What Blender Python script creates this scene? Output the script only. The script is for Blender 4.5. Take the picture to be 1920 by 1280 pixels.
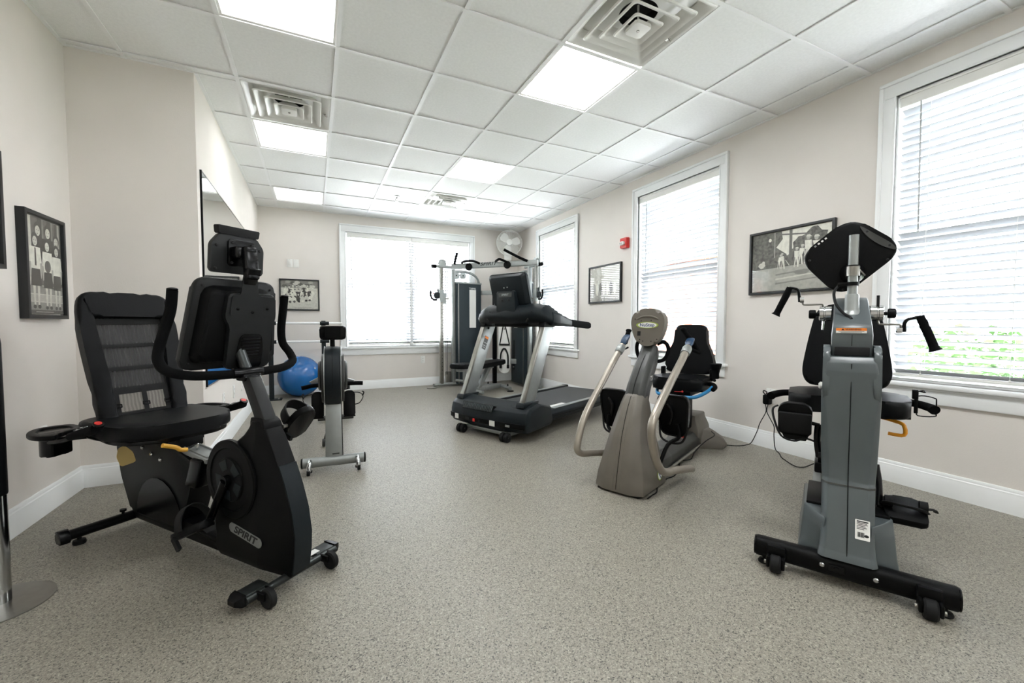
import bpy, bmesh, math, random
from mathutils import Vector as V, Matrix as MX, Euler

# ------------------------------------------------------------------ scene, camera, light, exposure
sc = bpy.context.scene
for o in list(bpy.data.objects):
    bpy.data.objects.remove(o)
COL = sc.collection
R_ = math.radians
H = 2.657                 # ceiling height
XR, YB = 3.223, 4.661     # right wall, far wall
XL, YN, XM = -1.435, 1.286, -0.807   # left wall, return wall, mirror wall
YR = -4.6                 # wall behind the camera

cam = bpy.data.cameras.new('camera'); camo = bpy.data.objects.new('camera', cam); COL.objects.link(camo)
cam.sensor_width = 36; cam.lens = 781.4 / 1920 * 36; cam.clip_start = 0.02; cam.clip_end = 300
yaw, pitch, roll = 0.4431, -0.0416, 0.0008
camo.location = (-0.1218, -2.1423, 1.0103)
camo.rotation_euler = (MX.Rotation(-yaw, 3, 'Z') @ MX.Rotation(math.pi / 2 + pitch, 3, 'X') @ MX.Rotation(roll, 3, 'Z')).to_euler()
sc.camera = camo

sc.view_settings.view_transform = 'Standard'; sc.view_settings.look = 'None'
sc.view_settings.gamma = 1.0; sc.view_settings.use_curve_mapping = False
sc.view_settings.exposure = 1.6
sc.cycles.max_bounces = 10; sc.cycles.diffuse_bounces = 6; sc.cycles.glossy_bounces = 4
sc.cycles.transparent_max_bounces = 24; sc.cycles.transmission_bounces = 6
sc.cycles.sample_clamp_indirect = 6.0; sc.cycles.caustics_reflective = False; sc.cycles.caustics_refractive = False
sc.cycles.use_denoising = True

SKY = 10.0        # overcast white sky
PANEL = 9.0      # lit ceiling panels
world = bpy.data.worlds.new('sky'); sc.world = world; world.use_nodes = True
bgn = world.node_tree.nodes['Background']; bgn.inputs[0].default_value = (0.93, 0.965, 1.0, 1); bgn.inputs[1].default_value = SKY

# ------------------------------------------------------------------ materials
def lin(c):
    return tuple(((v / 255) / 12.92 if v / 255 <= 0.04045 else ((v / 255 + 0.055) / 1.055) ** 2.4) for v in c) + (1.0,)

def mat(name, rgb, rough=0.5, metal=0.0, bump=0.0, bscale=300, var=0.0, vscale=6, spec=0.5, coat=0.0):
    m = bpy.data.materials.new(name); m.use_nodes = True
    nt = m.node_tree; b = nt.nodes['Principled BSDF']
    b.inputs['Base Color'].default_value = lin(rgb); b.inputs['Roughness'].default_value = rough
    b.inputs['Metallic'].default_value = metal; b.inputs['Specular IOR Level'].default_value = spec
    b.inputs['Coat Weight'].default_value = coat; b.inputs['Coat Roughness'].default_value = 0.15
    tc = nt.nodes.new('ShaderNodeTexCoord')
    if bump:
        n = nt.nodes.new('ShaderNodeTexNoise'); n.inputs['Scale'].default_value = bscale; n.inputs['Detail'].default_value = 2
        nt.links.new(tc.outputs['Object'], n.inputs['Vector'])
        bp = nt.nodes.new('ShaderNodeBump'); bp.inputs['Strength'].default_value = bump; bp.inputs['Distance'].default_value = 0.002
        nt.links.new(n.outputs['Fac'], bp.inputs['Height']); nt.links.new(bp.outputs['Normal'], b.inputs['Normal'])
    if var:
        n = nt.nodes.new('ShaderNodeTexNoise'); n.inputs['Scale'].default_value = vscale; n.inputs['Detail'].default_value = 4
        nt.links.new(tc.outputs['Object'], n.inputs['Vector'])
        r = nt.nodes.new('ShaderNodeValToRGB'); c = lin(rgb)
        r.color_ramp.elements[0].position = 0.3; r.color_ramp.elements[1].position = 0.7
        r.color_ramp.elements[0].color = tuple(x * (1 - var) for x in c[:3]) + (1,)
        r.color_ramp.elements[1].color = tuple(min(1, x * (1 + var)) for x in c[:3]) + (1,)
        nt.links.new(n.outputs['Fac'], r.inputs[0]); nt.links.new(r.outputs[0], b.inputs['Base Color'])
    return m

WALL = mat('wall_paint', (228, 223, 217), 0.85, bump=0.25, bscale=160, var=0.02, vscale=3, spec=0.2)
TRIM = mat('trim_paint', (244, 246, 246), 0.45, var=0.015)
TILE = mat('ceiling_tile', (240, 241, 239), 0.95, bump=0.5, bscale=260, var=0.03, vscale=60, spec=0.1)
TBAR = mat('grid_white', (242, 243, 242), 0.5, var=0.01)
WHITE = mat('white_plastic', (236, 236, 232), 0.35, var=0.01)
BLACK = mat('black_plastic', (7, 8, 9), 0.42, spec=0.13, bump=0.25, bscale=700, var=0.15, vscale=20)
BLACKG = mat('black_gloss_plastic', (7, 8, 10), 0.25, spec=0.22, var=0.1, vscale=15)
RUBBER = mat('black_rubber', (15, 16, 17), 0.7, spec=0.3, bump=0.3, bscale=900, var=0.15, vscale=30)
FOAM = mat('foam_grip', (9, 10, 11), 0.85, spec=0.1, bump=0.5, bscale=1200, var=0.1, vscale=30)
VINYL = mat('black_vinyl', (8, 10, 12), 0.42, spec=0.16, bump=0.35, bscale=500, var=0.12, vscale=12)
STRAP = mat('webbing', (16, 17, 18), 0.8, bump=0.5, bscale=1500, var=0.1, vscale=40)
DKSTEEL = mat('dark_steel', (64, 68, 68), 0.3, metal=0.7, var=0.05, vscale=20)
SILVER = mat('silver_paint', (148, 152, 150), 0.38, metal=0.5, var=0.04, vscale=25)
CHROME = mat('chrome', (205, 207, 208), 0.12, metal=1.0, var=0.02)
STEEL = mat('brushed_steel', (146, 144, 138), 0.3, metal=0.9, var=0.06, vscale=30)
TEAL = mat('dark_blue_grey_plastic', (20, 27, 31), 0.4, spec=0.25, bump=0.2, bscale=600, var=0.08, vscale=12)
SHROUD = mat('weight_shroud', (34, 46, 52), 0.5, spec=0.4, bump=0.15, bscale=500, var=0.05, vscale=10)
TAUPE = mat('taupe_plastic', (108, 103, 94), 0.42, bump=0.2, bscale=600, var=0.05, vscale=14)
TAUPEM = mat('taupe_metal', (158, 151, 140), 0.32, metal=0.5, var=0.05, vscale=20)
CHAR = mat('charcoal_plastic', (52, 54, 52), 0.38, bump=0.2, bscale=600, var=0.08, vscale=14)
SLATE = mat('slate_plastic', (74, 82, 84), 0.33, bump=0.15, bscale=700, var=0.05, vscale=10, coat=0.25)
BLUE = mat('blue_paint', (38, 128, 182), 0.35, var=0.05)
BLUED = mat('blue_plastic', (10, 52, 84), 0.4, var=0.08)
BALL = mat('ball_vinyl', (10, 98, 168), 0.25, bump=0.08, bscale=80, var=0.06, vscale=5, coat=0.3)
YELLOW = mat('yellow_plastic', (222, 170, 60), 0.4, var=0.05)
AMBER = mat('amber_paint', (226, 150, 22), 0.4, var=0.05)
ORANGE = mat('orange_print', (238, 130, 40), 0.5, var=0.02)
RED = mat('red_plastic', (206, 44, 40), 0.35, var=0.04)
PAPER = mat('white_print', (232, 232, 228), 0.6, var=0.02)
INK = mat('black_ink', (22, 24, 26), 0.6, var=0.02)
INKB = mat('navy_ink', (24, 62, 120), 0.5, var=0.02)
GREENP = mat('green_print', (150, 168, 70), 0.5, var=0.02)
TAG = mat('manila_tag', (226, 200, 130), 0.6, var=0.05)
FRAME = mat('black_frame', (24, 27, 29), 0.4, var=0.1)
BIKEC = mat('console_plastic', (20, 22, 23), 0.45, spec=0.3, bump=0.2, bscale=700, var=0.1, vscale=20)
BELT = mat('tread_belt', (58, 60, 60), 0.6, bump=0.3, bscale=800, var=0.1, vscale=40)
GREY = [mat('photo_grey', (g, g, int(g * 0.95)), 0.6, var=0.12, vscale=40) for g in (28, 62, 100, 140, 180, 212, 236)]
LEAFPHOTO = mat('photo_foliage', (96, 96, 90), 0.6, var=0.75, vscale=45)
CROWDPHOTO = mat('photo_crowd', (120, 124, 116), 0.6, var=0.85, vscale=55)
BRICK = mat('red_brick', (176, 104, 80), 0.8, var=0.2, vscale=8)
LAWN = mat('lawn', (72, 84, 56), 0.9, var=0.3, vscale=4)
PAVE = mat('grey_bounce_paving', (112, 112, 110), 0.9, var=0.08, vscale=5)
LEAF = mat('leaf', (62, 96, 44), 0.6, var=0.3, vscale=6)
BARK = mat('bark', (96, 80, 64), 0.9, var=0.2)
DUCT = mat('dark_duct', (14, 15, 17), 0.8, var=0.1)

def mat_floor():
    m = mat('speckled_rubber_floor', (150, 145, 134), 0.42, spec=0.5)
    nt = m.node_tree; b = nt.nodes['Principled BSDF']
    tc = nt.nodes.new('ShaderNodeTexCoord')
    n3 = nt.nodes.new('ShaderNodeTexNoise'); n3.inputs['Scale'].default_value = 1.2
    nd = nt.nodes.new('ShaderNodeTexNoise'); nd.inputs['Scale'].default_value = 260; nd.inputs['Detail'].default_value = 1.0
    n2 = nt.nodes.new('ShaderNodeTexNoise'); n2.inputs['Scale'].default_value = 120; n2.inputs['Detail'].default_value = 4.0; n2.inputs['Roughness'].default_value = 0.7
    for n in (n2, n3, nd):
        nt.links.new(tc.outputs['Object'], n.inputs['Vector'])
    vm = nt.nodes.new('ShaderNodeVectorMath'); vm.operation = 'MULTIPLY_ADD'; vm.inputs[1].default_value = (0.006, 0.006, 0.006)
    nt.links.new(nd.outputs['Color'], vm.inputs[0]); nt.links.new(tc.outputs['Object'], vm.inputs[2])
    vo = nt.nodes.new('ShaderNodeTexVoronoi'); vo.inputs['Scale'].default_value = 290
    nt.links.new(vm.outputs[0], vo.inputs['Vector'])
    sp = nt.nodes.new('ShaderNodeSeparateColor'); nt.links.new(vo.outputs['Color'], sp.inputs[0])
    r1 = nt.nodes.new('ShaderNodeValToRGB'); e = r1.color_ramp.elements      # rubber chips: dark flecks, body colour, pale flecks
    e[0].position = 0.0; e[0].color = lin((62, 61, 59)); e[1].position = 0.09; e[1].color = lin((94, 92, 86))
    for ps, c in ((0.17, (134, 130, 120)), (0.62, (148, 144, 132)), (0.86, (160, 155, 143)), (1.0, (178, 173, 160))):
        k = e.new(ps); k.color = lin(c)
    nt.links.new(sp.outputs[0], r1.inputs[0])
    r2 = nt.nodes.new('ShaderNodeValToRGB'); e = r2.color_ramp.elements
    e[0].position = 0.34; e[0].color = (0.60, 0.60, 0.59, 1); e[1].position = 0.52; e[1].color = (1, 1, 1, 1)
    nt.links.new(n2.outputs['Fac'], r2.inputs[0])
    mx = nt.nodes.new('ShaderNodeMix'); mx.data_type = 'RGBA'; mx.blend_type = 'MULTIPLY'; mx.inputs[0].default_value = 1
    nt.links.new(r1.outputs[0], mx.inputs[6]); nt.links.new(r2.outputs[0], mx.inputs[7])
    nt.links.new(mx.outputs[2], b.inputs['Base Color'])
    r3 = nt.nodes.new('ShaderNodeMapRange'); r3.inputs[3].default_value = 0.36; r3.inputs[4].default_value = 0.48
    nt.links.new(n3.outputs['Fac'], r3.inputs[0]); nt.links.new(r3.outputs[0], b.inputs['Roughness'])
    bp = nt.nodes.new('ShaderNodeBump'); bp.inputs['Strength'].default_value = 0.12; bp.inputs['Distance'].default_value = 0.001
    nt.links.new(n2.outputs['Fac'], bp.inputs['Height']); nt.links.new(bp.outputs['Normal'], b.inputs['Normal'])
    return m
FLOOR = mat_floor()

def mat_mix(name, rgb, alpha, rough=0.5, gloss=False):
    """solid colour mixed with see-through (mesh cloth, glass)"""
    m = bpy.data.materials.new(name); m.use_nodes = True; nt = m.node_tree
    out = nt.nodes['Material Output']; b = nt.nodes['Principled BSDF']
    tr = nt.nodes.new('ShaderNodeBsdfTransparent'); mix = nt.nodes.new('ShaderNodeMixShader')
    if gloss:
        g = nt.nodes.new('ShaderNodeBsdfGlossy'); g.inputs['Roughness'].default_value = 0.02
        lw = nt.nodes.new('ShaderNodeLayerWeight'); lw.inputs['Blend'].default_value = 0.5
        pw = nt.nodes.new('ShaderNodeMath'); pw.operation = 'POWER'; pw.inputs[1].default_value = 5.0
        ma = nt.nodes.new('ShaderNodeMath'); ma.operation = 'MULTIPLY_ADD'; ma.inputs[1].default_value = 0.93; ma.inputs[2].default_value = 0.035
        nt.links.new(lw.outputs['Facing'], pw.inputs[0]); nt.links.new(pw.outputs[0], ma.inputs[0])
        nt.links.new(ma.outputs[0], mix.inputs[0]); nt.links.new(tr.outputs[0], mix.inputs[1]); nt.links.new(g.outputs[0], mix.inputs[2])
    else:
        b.inputs['Base Color'].default_value = lin(rgb); b.inputs['Roughness'].default_value = rough
        tc = nt.nodes.new('ShaderNodeTexCoord'); w = nt.nodes.new('ShaderNodeTexWave'); w.inputs['Scale'].default_value = 22
        w.inputs['Distortion'].default_value = 2.5; w.inputs['Detail'].default_value = 1
        nt.links.new(tc.outputs['Object'], w.inputs['Vector'])
        mr = nt.nodes.new('ShaderNodeMapRange'); mr.inputs[3].default_value = alpha - 0.05; mr.inputs[4].default_value = alpha + 0.05
        nt.links.new(w.outputs['Fac'], mr.inputs[0]); nt.links.new(mr.outputs[0], mix.inputs[0])
        nt.links.new(b.outputs[0], mix.inputs[1]); nt.links.new(tr.outputs[0], mix.inputs[2])
    nt.links.new(mix.outputs[0], out.inputs[0])
    return m
MESHU = mat_mix('double_mesh_cloth', (14, 14, 14), 0.10)
MESHL = mat_mix('single_mesh_cloth', (40, 40, 38), 0.66)
GLASS = mat_mix('clear_glass', (255, 255, 255), 1, gloss=True)

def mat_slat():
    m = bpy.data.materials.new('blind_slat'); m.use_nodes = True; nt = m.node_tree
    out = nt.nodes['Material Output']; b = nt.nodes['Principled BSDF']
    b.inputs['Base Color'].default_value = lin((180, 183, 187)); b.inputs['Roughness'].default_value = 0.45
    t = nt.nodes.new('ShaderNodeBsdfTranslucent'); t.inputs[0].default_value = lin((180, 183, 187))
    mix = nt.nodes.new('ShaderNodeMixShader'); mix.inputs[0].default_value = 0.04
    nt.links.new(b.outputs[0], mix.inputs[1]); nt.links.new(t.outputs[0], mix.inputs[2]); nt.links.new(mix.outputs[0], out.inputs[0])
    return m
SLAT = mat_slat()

def mat_emit(name, rgb, s):
    m = bpy.data.materials.new(name); m.use_nodes = True; nt = m.node_tree
    b = nt.nodes['Principled BSDF']; b.inputs['Base Color'].default_value = lin(rgb)
    b.inputs['Emission Color'].default_value = lin(rgb); b.inputs['Emission Strength'].default_value = s
    return m
LIT = [mat_emit('lit_diffuser', (250, 251, 252), PANEL * k) for k in (0.27, 0.85, 0.16)]   # left row, right row, the two far ones
MIRROR = mat('mirror_glass', (236, 240, 238), 0.01, metal=1.0)

# ------------------------------------------------------------------ geometry helpers
def merge(dst, src, mx=None):
    if mx is not None:
        src.transform(mx)
    me = bpy.data.meshes.new('tmp'); src.to_mesh(me); dst.from_mesh(me); bpy.data.meshes.remove(me); src.free()

def fm(o, ux, uy):
    """frame: local x along ux, local y along uy, local z out of the plane"""
    ux = V(ux).normalized(); n = ux.cross(V(uy)).normalized(); uy = n.cross(ux)
    return MX(((ux.x, uy.x, n.x, o[0]), (ux.y, uy.y, n.y, o[1]), (ux.z, uy.z, n.z, o[2]), (0, 0, 0, 1)))

def rr(w, h, r, n=5, cx=0, cy=0):
    """rounded rectangle outline"""
    r = min(r, w / 2 - 1e-4, h / 2 - 1e-4); out = []
    for sx, sy, a0 in ((1, 1, 0), (-1, 1, 90), (-1, -1, 180), (1, -1, 270)):
        for i in range(n + 1):
            a = R_(a0 + 90 * i / n)
            out.append((cx + sx * (w / 2 - r) + r * math.cos(a), cy + sy * (h / 2 - r) + r * math.sin(a)))
    return out

def round_poly(pts, r, n=4):
    """polygon with its corners rounded"""
    out = []; k = len(pts)
    for i in range(k):
        p, a, b = V(pts[i]), V(pts[i - 1]), V(pts[(i + 1) % k])
        d = min(r, (a - p).length * 0.45, (b - p).length * 0.45)
        s, e = p + (a - p).normalized() * d, p + (b - p).normalized() * d
        for j in range(n + 1):
            t = j / n
            out.append(tuple(s * (1 - t) ** 2 + p * 2 * t * (1 - t) + e * t * t))
    return out

def ell(w, h, n=24, cx=0, cy=0):
    return [(cx + w / 2 * math.cos(2 * math.pi * i / n), cy + h / 2 * math.sin(2 * math.pi * i / n)) for i in range(n)]

def cat(pts, m=6, closed=False):
    """Catmull-Rom through points"""
    P = [V(p) for p in pts]; n = len(P); out = []
    for i in range(n if closed else n - 1):
        g = lambda k: P[k % n] if closed else P[max(0, min(n - 1, k))]
        p0, p1, p2, p3 = g(i - 1), g(i), g(i + 1), g(i + 2)
        for j in range(m):
            t = j / m
            out.append(0.5 * ((2 * p1) + (p2 - p0) * t + (2 * p0 - 5 * p1 + 4 * p2 - p3) * t * t + (3 * p1 - p0 - 3 * p2 + p3) * t ** 3))
    if not closed:
        out.append(P[-1])
    return out

class G:
    """collects shapes into one mesh"""
    def __init__(s): s.bm = bmesh.new()
    def box(s, c, d, rot=(0, 0, 0), bev=0.0, seg=2, mx=None):
        b = bmesh.new(); bmesh.ops.create_cube(b, size=1)
        bmesh.ops.scale(b, vec=d, verts=b.verts)
        if bev: bmesh.ops.bevel(b, geom=b.edges[:], offset=min(bev, min(d) * 0.49), segments=seg, profile=0.5, affect='EDGES')
        m = MX.Translation(c) @ Euler([R_(a) for a in rot]).to_matrix().to_4x4()
        merge(s.bm, b, mx @ m if mx is not None else m); return s
    def slab(s, poly, t, mx=None, bev=0.0, seg=2, z0=0.0, taper=1.0):
        """flat outline given a thickness along its local z, from z0 to z0+t"""
        b = bmesh.new(); n = len(poly)
        cx = sum(p[0] for p in poly) / n; cy = sum(p[1] for p in poly) / n
        lo = [b.verts.new((p[0], p[1], z0)) for p in poly]
        hi = [b.verts.new((cx + (p[0] - cx) * taper, cy + (p[1] - cy) * taper, z0 + t)) for p in poly]
        b.faces.new(lo[::-1]); top = b.faces.new(hi)
        for i in range(n): b.faces.new((lo[i], lo[(i + 1) % n], hi[(i + 1) % n], hi[i]))
        if bev:
            ed = [e for e in b.edges if (e.verts[0] in lo) == (e.verts[1] in lo)]
            bmesh.ops.bevel(b, geom=ed, offset=bev, segments=seg, profile=0.5, affect='EDGES')
        bmesh.ops.recalc_face_normals(b, faces=b.faces[:])
        merge(s.bm, b, mx); return s
    def ring(s, outer, inner, t, mx=None, bev=0.0, seg=2, z0=0.0):
        """flat ring between two outlines with equal point counts"""
        b = bmesh.new(); n = len(outer)
        L = [[b.verts.new((p[0], p[1], z)) for p in q] for q, z in ((outer, z0), (inner, z0), (outer, z0 + t), (inner, z0 + t))]
        for i in range(n):
            j = (i + 1) % n
            b.faces.new((L[0][i], L[1][i], L[1][j], L[0][j])); b.faces.new((L[2][i], L[2][j], L[3][j], L[3][i]))
            b.faces.new((L[0][i], L[0][j], L[2][j], L[2][i])); b.faces.new((L[1][j], L[1][i], L[3][i], L[3][j]))
        if bev:
            key = {v: k for k, q in enumerate(L) for v in q}
            ed = [e for e in b.edges if key[e.verts[0]] == key[e.verts[1]]]
            bmesh.ops.bevel(b, geom=ed, offset=bev, segments=seg, profile=0.5, affect='EDGES')
        bmesh.ops.recalc_face_normals(b, faces=b.faces[:])
        merge(s.bm, b, mx); return s
    def tube(s, pts, r, n=12, smooth=6, closed=False, rs=None, flat=1.0):
        P = cat(pts, smooth, closed) if smooth else [V(p) for p in pts]
        if rs is not None:
            k = len(rs) - 1; rad = []
            for i in range(len(P)):
                f = i / max(1, len(P) - 1) * k; a = int(min(k - 1, f)); rad.append(rs[a] + (rs[a + 1] - rs[a]) * (f - a))
        else: rad = [r] * len(P)
        b = bmesh.new(); rings = []; N = len(P); up = None
        for i in range(N):
            if closed: t = P[(i + 1) % N] - P[i - 1]
            else: t = P[min(N - 1, i + 1)] - P[max(0, i - 1)]
            t.normalize()
            if up is None: up = V((0, 0, 1)) if abs(t.z) < 0.9 else V((0, 1, 0))
            side = t.cross(up).normalized(); up = side.cross(t).normalized()
            rings.append([b.verts.new(P[i] + side * rad[i] * math.cos(2 * math.pi * k / n) + up * rad[i] * flat * math.sin(2 * math.pi * k / n)) for k in range(n)])
        for i in range(N if closed else N - 1):
            A, B = rings[i], rings[(i + 1) % N]
            for k in range(n): b.faces.new((A[k], A[(k + 1) % n], B[(k + 1) % n], B[k]))
        if not closed:
            b.faces.new(rings[0][::-1]); b.faces.new(rings[-1])
        bmesh.ops.recalc_face_normals(b, faces=b.faces[:])
        merge(s.bm, b); return s
    def rod(s, a, b_, r, n=14, r2=None):
        return s.tube([a, b_], r, n, 0, rs=None if r2 is None else [r, r2])
    def loft(s, loops, cap=True, bev=0.0, closed=False):
        b = bmesh.new(); L = [[b.verts.new(p) for p in q] for q in loops]; n = len(L[0])
        for A, B in list(zip(L, L[1:])) + ([(L[-1], L[0])] if closed else []):
            for k in range(n): b.faces.new((A[k], A[(k + 1) % n], B[(k + 1) % n], B[k]))
        if cap and not closed: b.faces.new(L[0][::-1]); b.faces.new(L[-1])
        bmesh.ops.recalc_face_normals(b, faces=b.faces[:])
        if bev: bmesh.ops.bevel(b, geom=b.edges[:], offset=bev, segments=2, profile=0.5, affect='EDGES')
        merge(s.bm, b); return s
    def lathe(s, prof, mx=None, n=32, closed=False):
        """profile (radius, height) turned about local z"""
        b = bmesh.new(); L = [[b.verts.new((r * math.cos(2 * math.pi * k / n), r * math.sin(2 * math.pi * k / n), z)) for k in range(n)] for r, z in prof]
        for A, B in zip(L, L[1:]):
            for k in range(n): b.faces.new((A[k], A[(k + 1) % n], B[(k + 1) % n], B[k]))
        if not closed: b.faces.new(L[0][::-1]); b.faces.new(L[-1])
        else:
            for k in range(n): b.faces.new((L[-1][k], L[-1][(k + 1) % n], L[0][(k + 1) % n], L[0][k]))
        bmesh.ops.recalc_face_normals(b, faces=b.faces[:])
        merge(s.bm, b, mx); return s
    def ball(s, c, d, u=20, v=12):
        b = bmesh.new(); bmesh.ops.create_uvsphere(b, u_segments=u, v_segments=v, radius=0.5); bmesh.ops.scale(b, vec=d, verts=b.verts)
        merge(s.bm, b, MX.Translation(c)); return s
    def mesh(s, name):
        me = bpy.data.meshes.new(name); s.bm.to_mesh(me); s.bm.free()
        for p in me.polygons: p.use_smooth = True
        me.set_sharp_from_angle(angle=R_(32)); return me

def link(name, data, parent=None, m=None):
    o = bpy.data.objects.new(name, data); COL.objects.link(o)
    if parent is not None: o.parent = parent
    if m is not None:
        for k in (m if isinstance(m, (list, tuple)) else [m]): o.data.materials.append(k)
    return o
def part(name, g, m, parent=None, label=None):
    o = link(name, g.mesh(name), parent, m)
    if label: o['label'] = label
    return o
def tag(o, label, category, group=None, kind=None):
    o['label'] = label; o['category'] = category
    if group: o['group'] = group
    if kind: o['kind'] = kind
    return o
def thing(name, label, category, loc=(0, 0, 0), rz=0.0, group=None):
    o = link(name, None); o.location = loc; o.rotation_euler = (0, 0, R_(rz)); o.empty_display_size = 0.1
    return tag(o, label, category, group)
def struct(name, g, m, parent=None):
    o = part(name, g, m, parent)
    if parent is None: o['kind'] = 'structure'
    return o
def copy_tree(o, parent=None):
    c = o.copy(); COL.objects.link(c)
    if parent is not None: c.parent = parent
    for ch in list(o.children): copy_tree(ch, c)
    return c
def text(name, body, size, mx, m, parent, sx=1.0, shear=0.0, space=1.0, ext=0.0004, bold=0.012):
    c = bpy.data.curves.new(name, 'FONT'); c.body = body; c.size = size; c.align_x = 'CENTER'; c.align_y = 'CENTER'
    c.extrude = ext; c.shear = shear; c.space_character = space; c.resolution_u = 4; c.offset = bold * size
    tmp = bpy.data.objects.new(name, c); COL.objects.link(tmp); bpy.context.view_layer.update()
    me = bpy.data.meshes.new_from_object(tmp); bpy.data.objects.remove(tmp); bpy.data.curves.remove(c)
    me.transform(mx @ MX.Diagonal((sx, 1, 1, 1))); me.materials.clear()
    return link(name, me, parent, m)
X, Y, Z = V((1, 0, 0)), V((0, 1, 0)), V((0, 0, 1))
def ax(c, d):
    """frame at c with local z along d"""
    d = V(d).normalized(); u = d.orthogonal().normalized(); return fm(c, u, d.cross(u))
def bolts(parent, pts, d, r, m=None, name='bolt'):
    g = G().lathe([(r * 1.0, 0), (r * 1.0, r * 0.5), (r * 0.6, r * 0.9)], n=10); me = g.mesh(name); me.materials.append(m or STEEL)
    for p in pts:
        o = link(name, me, parent); o.matrix_local = ax(p, d)

# ------------------------------------------------------------------ room shell
T_ = 0.16     # wall thickness
def wall_with_holes(name, a, b, fixed, holes, along, outward):
    """wall slab along one axis; holes = (lo, hi, z0, z1)"""
    g = G()
    def blk(lo, hi, z0, z1):
        if hi - lo < 1e-4 or z1 - z0 < 1e-4: return
        c = fixed + outward * T_ / 2
        if along == 'y': g.box((c, (lo + hi) / 2, (z0 + z1) / 2), (T_, hi - lo, z1 - z0))
        else: g.box(((lo + hi) / 2, c, (z0 + z1) / 2), (hi - lo, T_, z1 - z0))
    cur = a
    for lo, hi, z0, z1 in sorted(holes):
        blk(cur, lo, 0, H + 0.26); blk(lo, hi, 0, z0); blk(lo, hi, z1, H + 0.26); cur = hi
    blk(cur, b, 0, H + 0.26)
    return struct(name, g, WALL)

struct('floor', G().box(((XL + XR) / 2, (YR + YB) / 2, -0.06), (XR - XL + 2 * T_, YB - YR + 2 * T_, 0.12)), FLOOR)
WZ0, WZ1 = 0.655, 2.44
WINS = [(-1.89 + 0.09, -0.67 - 0.09), (0.42 + 0.085, 1.635 - 0.085), (2.73 + 0.09, 3.93 - 0.085), (-4.2 + 0.09, -2.98 - 0.09)]
wall_with_holes('wall_right', YR, YB, XR, [(a, b, WZ0, WZ1) for a, b in WINS], 'y', 1)
BW = (0.325, 2.30)
wall_with_holes('wall_back', XM - T_, XR + T_, YB, [(BW[0], BW[1], WZ0, 2.40)], 'x', 1)
wall_with_holes('wall_left', YR, YN + T_, XL, [], 'y', -1)
struct('wall_return', G().box(((XL + XM) / 2, YN + T_ / 2, (H + 0.26) / 2), (XM - XL, T_, H + 0.26)), WALL)
struct('wall_mirror', G().box((XM - T_ / 2, (YN + T_ + YB) / 2, (H + 0.26) / 2), (T_, YB - YN - T_, H + 0.26)), WALL)
wall_with_holes('wall_front', XL - T_, XR + T_, YR, [], 'x', -1)

def baseboard(name, p, q, n):
    """moulded skirting from p to q, n = into the room"""
    p, q, n = V((*p, 0)), V((*q, 0)), V((*n, 0))
    prof = [(0, 0), (0.016, 0), (0.016, 0.100), (0.013, 0.106), (0.013, 0.112), (0.009, 0.118), (0.009, 0.126), (0.004, 0.136), (0, 0.136)]
    g = G().loft([[e + n * d + Z * z for d, z in prof] for e in (p, q)])
    struct(name, g, TRIM)
baseboard('baseboard_right', (XR, YR), (XR, YB), (-1, 0)); baseboard('baseboard_back', (XM, YB), (XR, YB), (0, -1))
baseboard('baseboard_left', (XL, YR), (XL, YN), (1, 0)); baseboard('baseboard_return', (XL, YN), (XM + 0.016, YN), (0, -1))
baseboard('baseboard_mirror', (XM, YN - 0.016), (XM, YB), (1, 0)); baseboard('baseboard_front', (XL, YR), (XR, YR), (0, 1))

# ceiling: slab above, T-bars, lay-in tiles
ceil = struct('ceiling', G().box(((XL + XR) / 2, (YR + YB) / 2, H + 0.22), (XR - XL + 2 * T_, YB - YR + 2 * T_, 0.1)), TILE)
CXS = [-1.155 + 0.5935 * i for i in range(8)]; CX = [XL] + CXS + [XR]
CYS = [0.6096 * r for r in range(-7, 8)]; CY = [YR] + CYS + [YB]
g0 = G().box((0, 0, 0), (0.024, 1, 0.006)).box((0, 0, 0.02), (0.004, 1, 0.036)); barme = g0.mesh('grid_bar'); barme.materials.append(TBAR)
def bar(c, ln, along):
    o = link('grid_bar', barme, ceil); o.location = c; o.scale = (1, ln, 1); o.rotation_euler = (0, 0, 0 if along == 'y' else math.pi / 2)
for x in CXS:
    y1 = YN if x < XM else YB
    bar((x, (YR + y1) / 2, H - 0.003), y1 - YR, 'y')
for y in CYS:
    x0 = XL if y < YN else XM
    bar(((x0 + XR) / 2, y, H - 0.0042), XR - x0, 'x')
for c, ln, al in (((XL + 0.009, (YR + YN) / 2, H - 0.002), YN - YR, 'y'), ((XR - 0.009, (YR + YB) / 2, H - 0.002), YB - YR, 'y'), ((XM + 0.009, (YN + YB) / 2, H - 0.002), YB - YN, 'y'),
                  (((XM + XR) / 2, YB - 0.009, H - 0.002), XR - XM, 'x'), (((XL + XM) / 2, YN - 0.009, H - 0.002), XM - XL, 'x'), (((XL + XR) / 2, YR + 0.009, H - 0.002), XR - XL, 'x')):
    bar(c, ln, al)
LIGHTS = {(2, 0): 0, (2, 3): 0, (2, 6): 0, (5, 0): 0, (5, 3): 0, (5, 6): 0, (2, -3): 0, (5, -3): 0, (2, -6): 0, (5, -6): 0}
VENTS = {(2, 2), (5, -1), (5, 5)}
tilecache = {}
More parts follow.
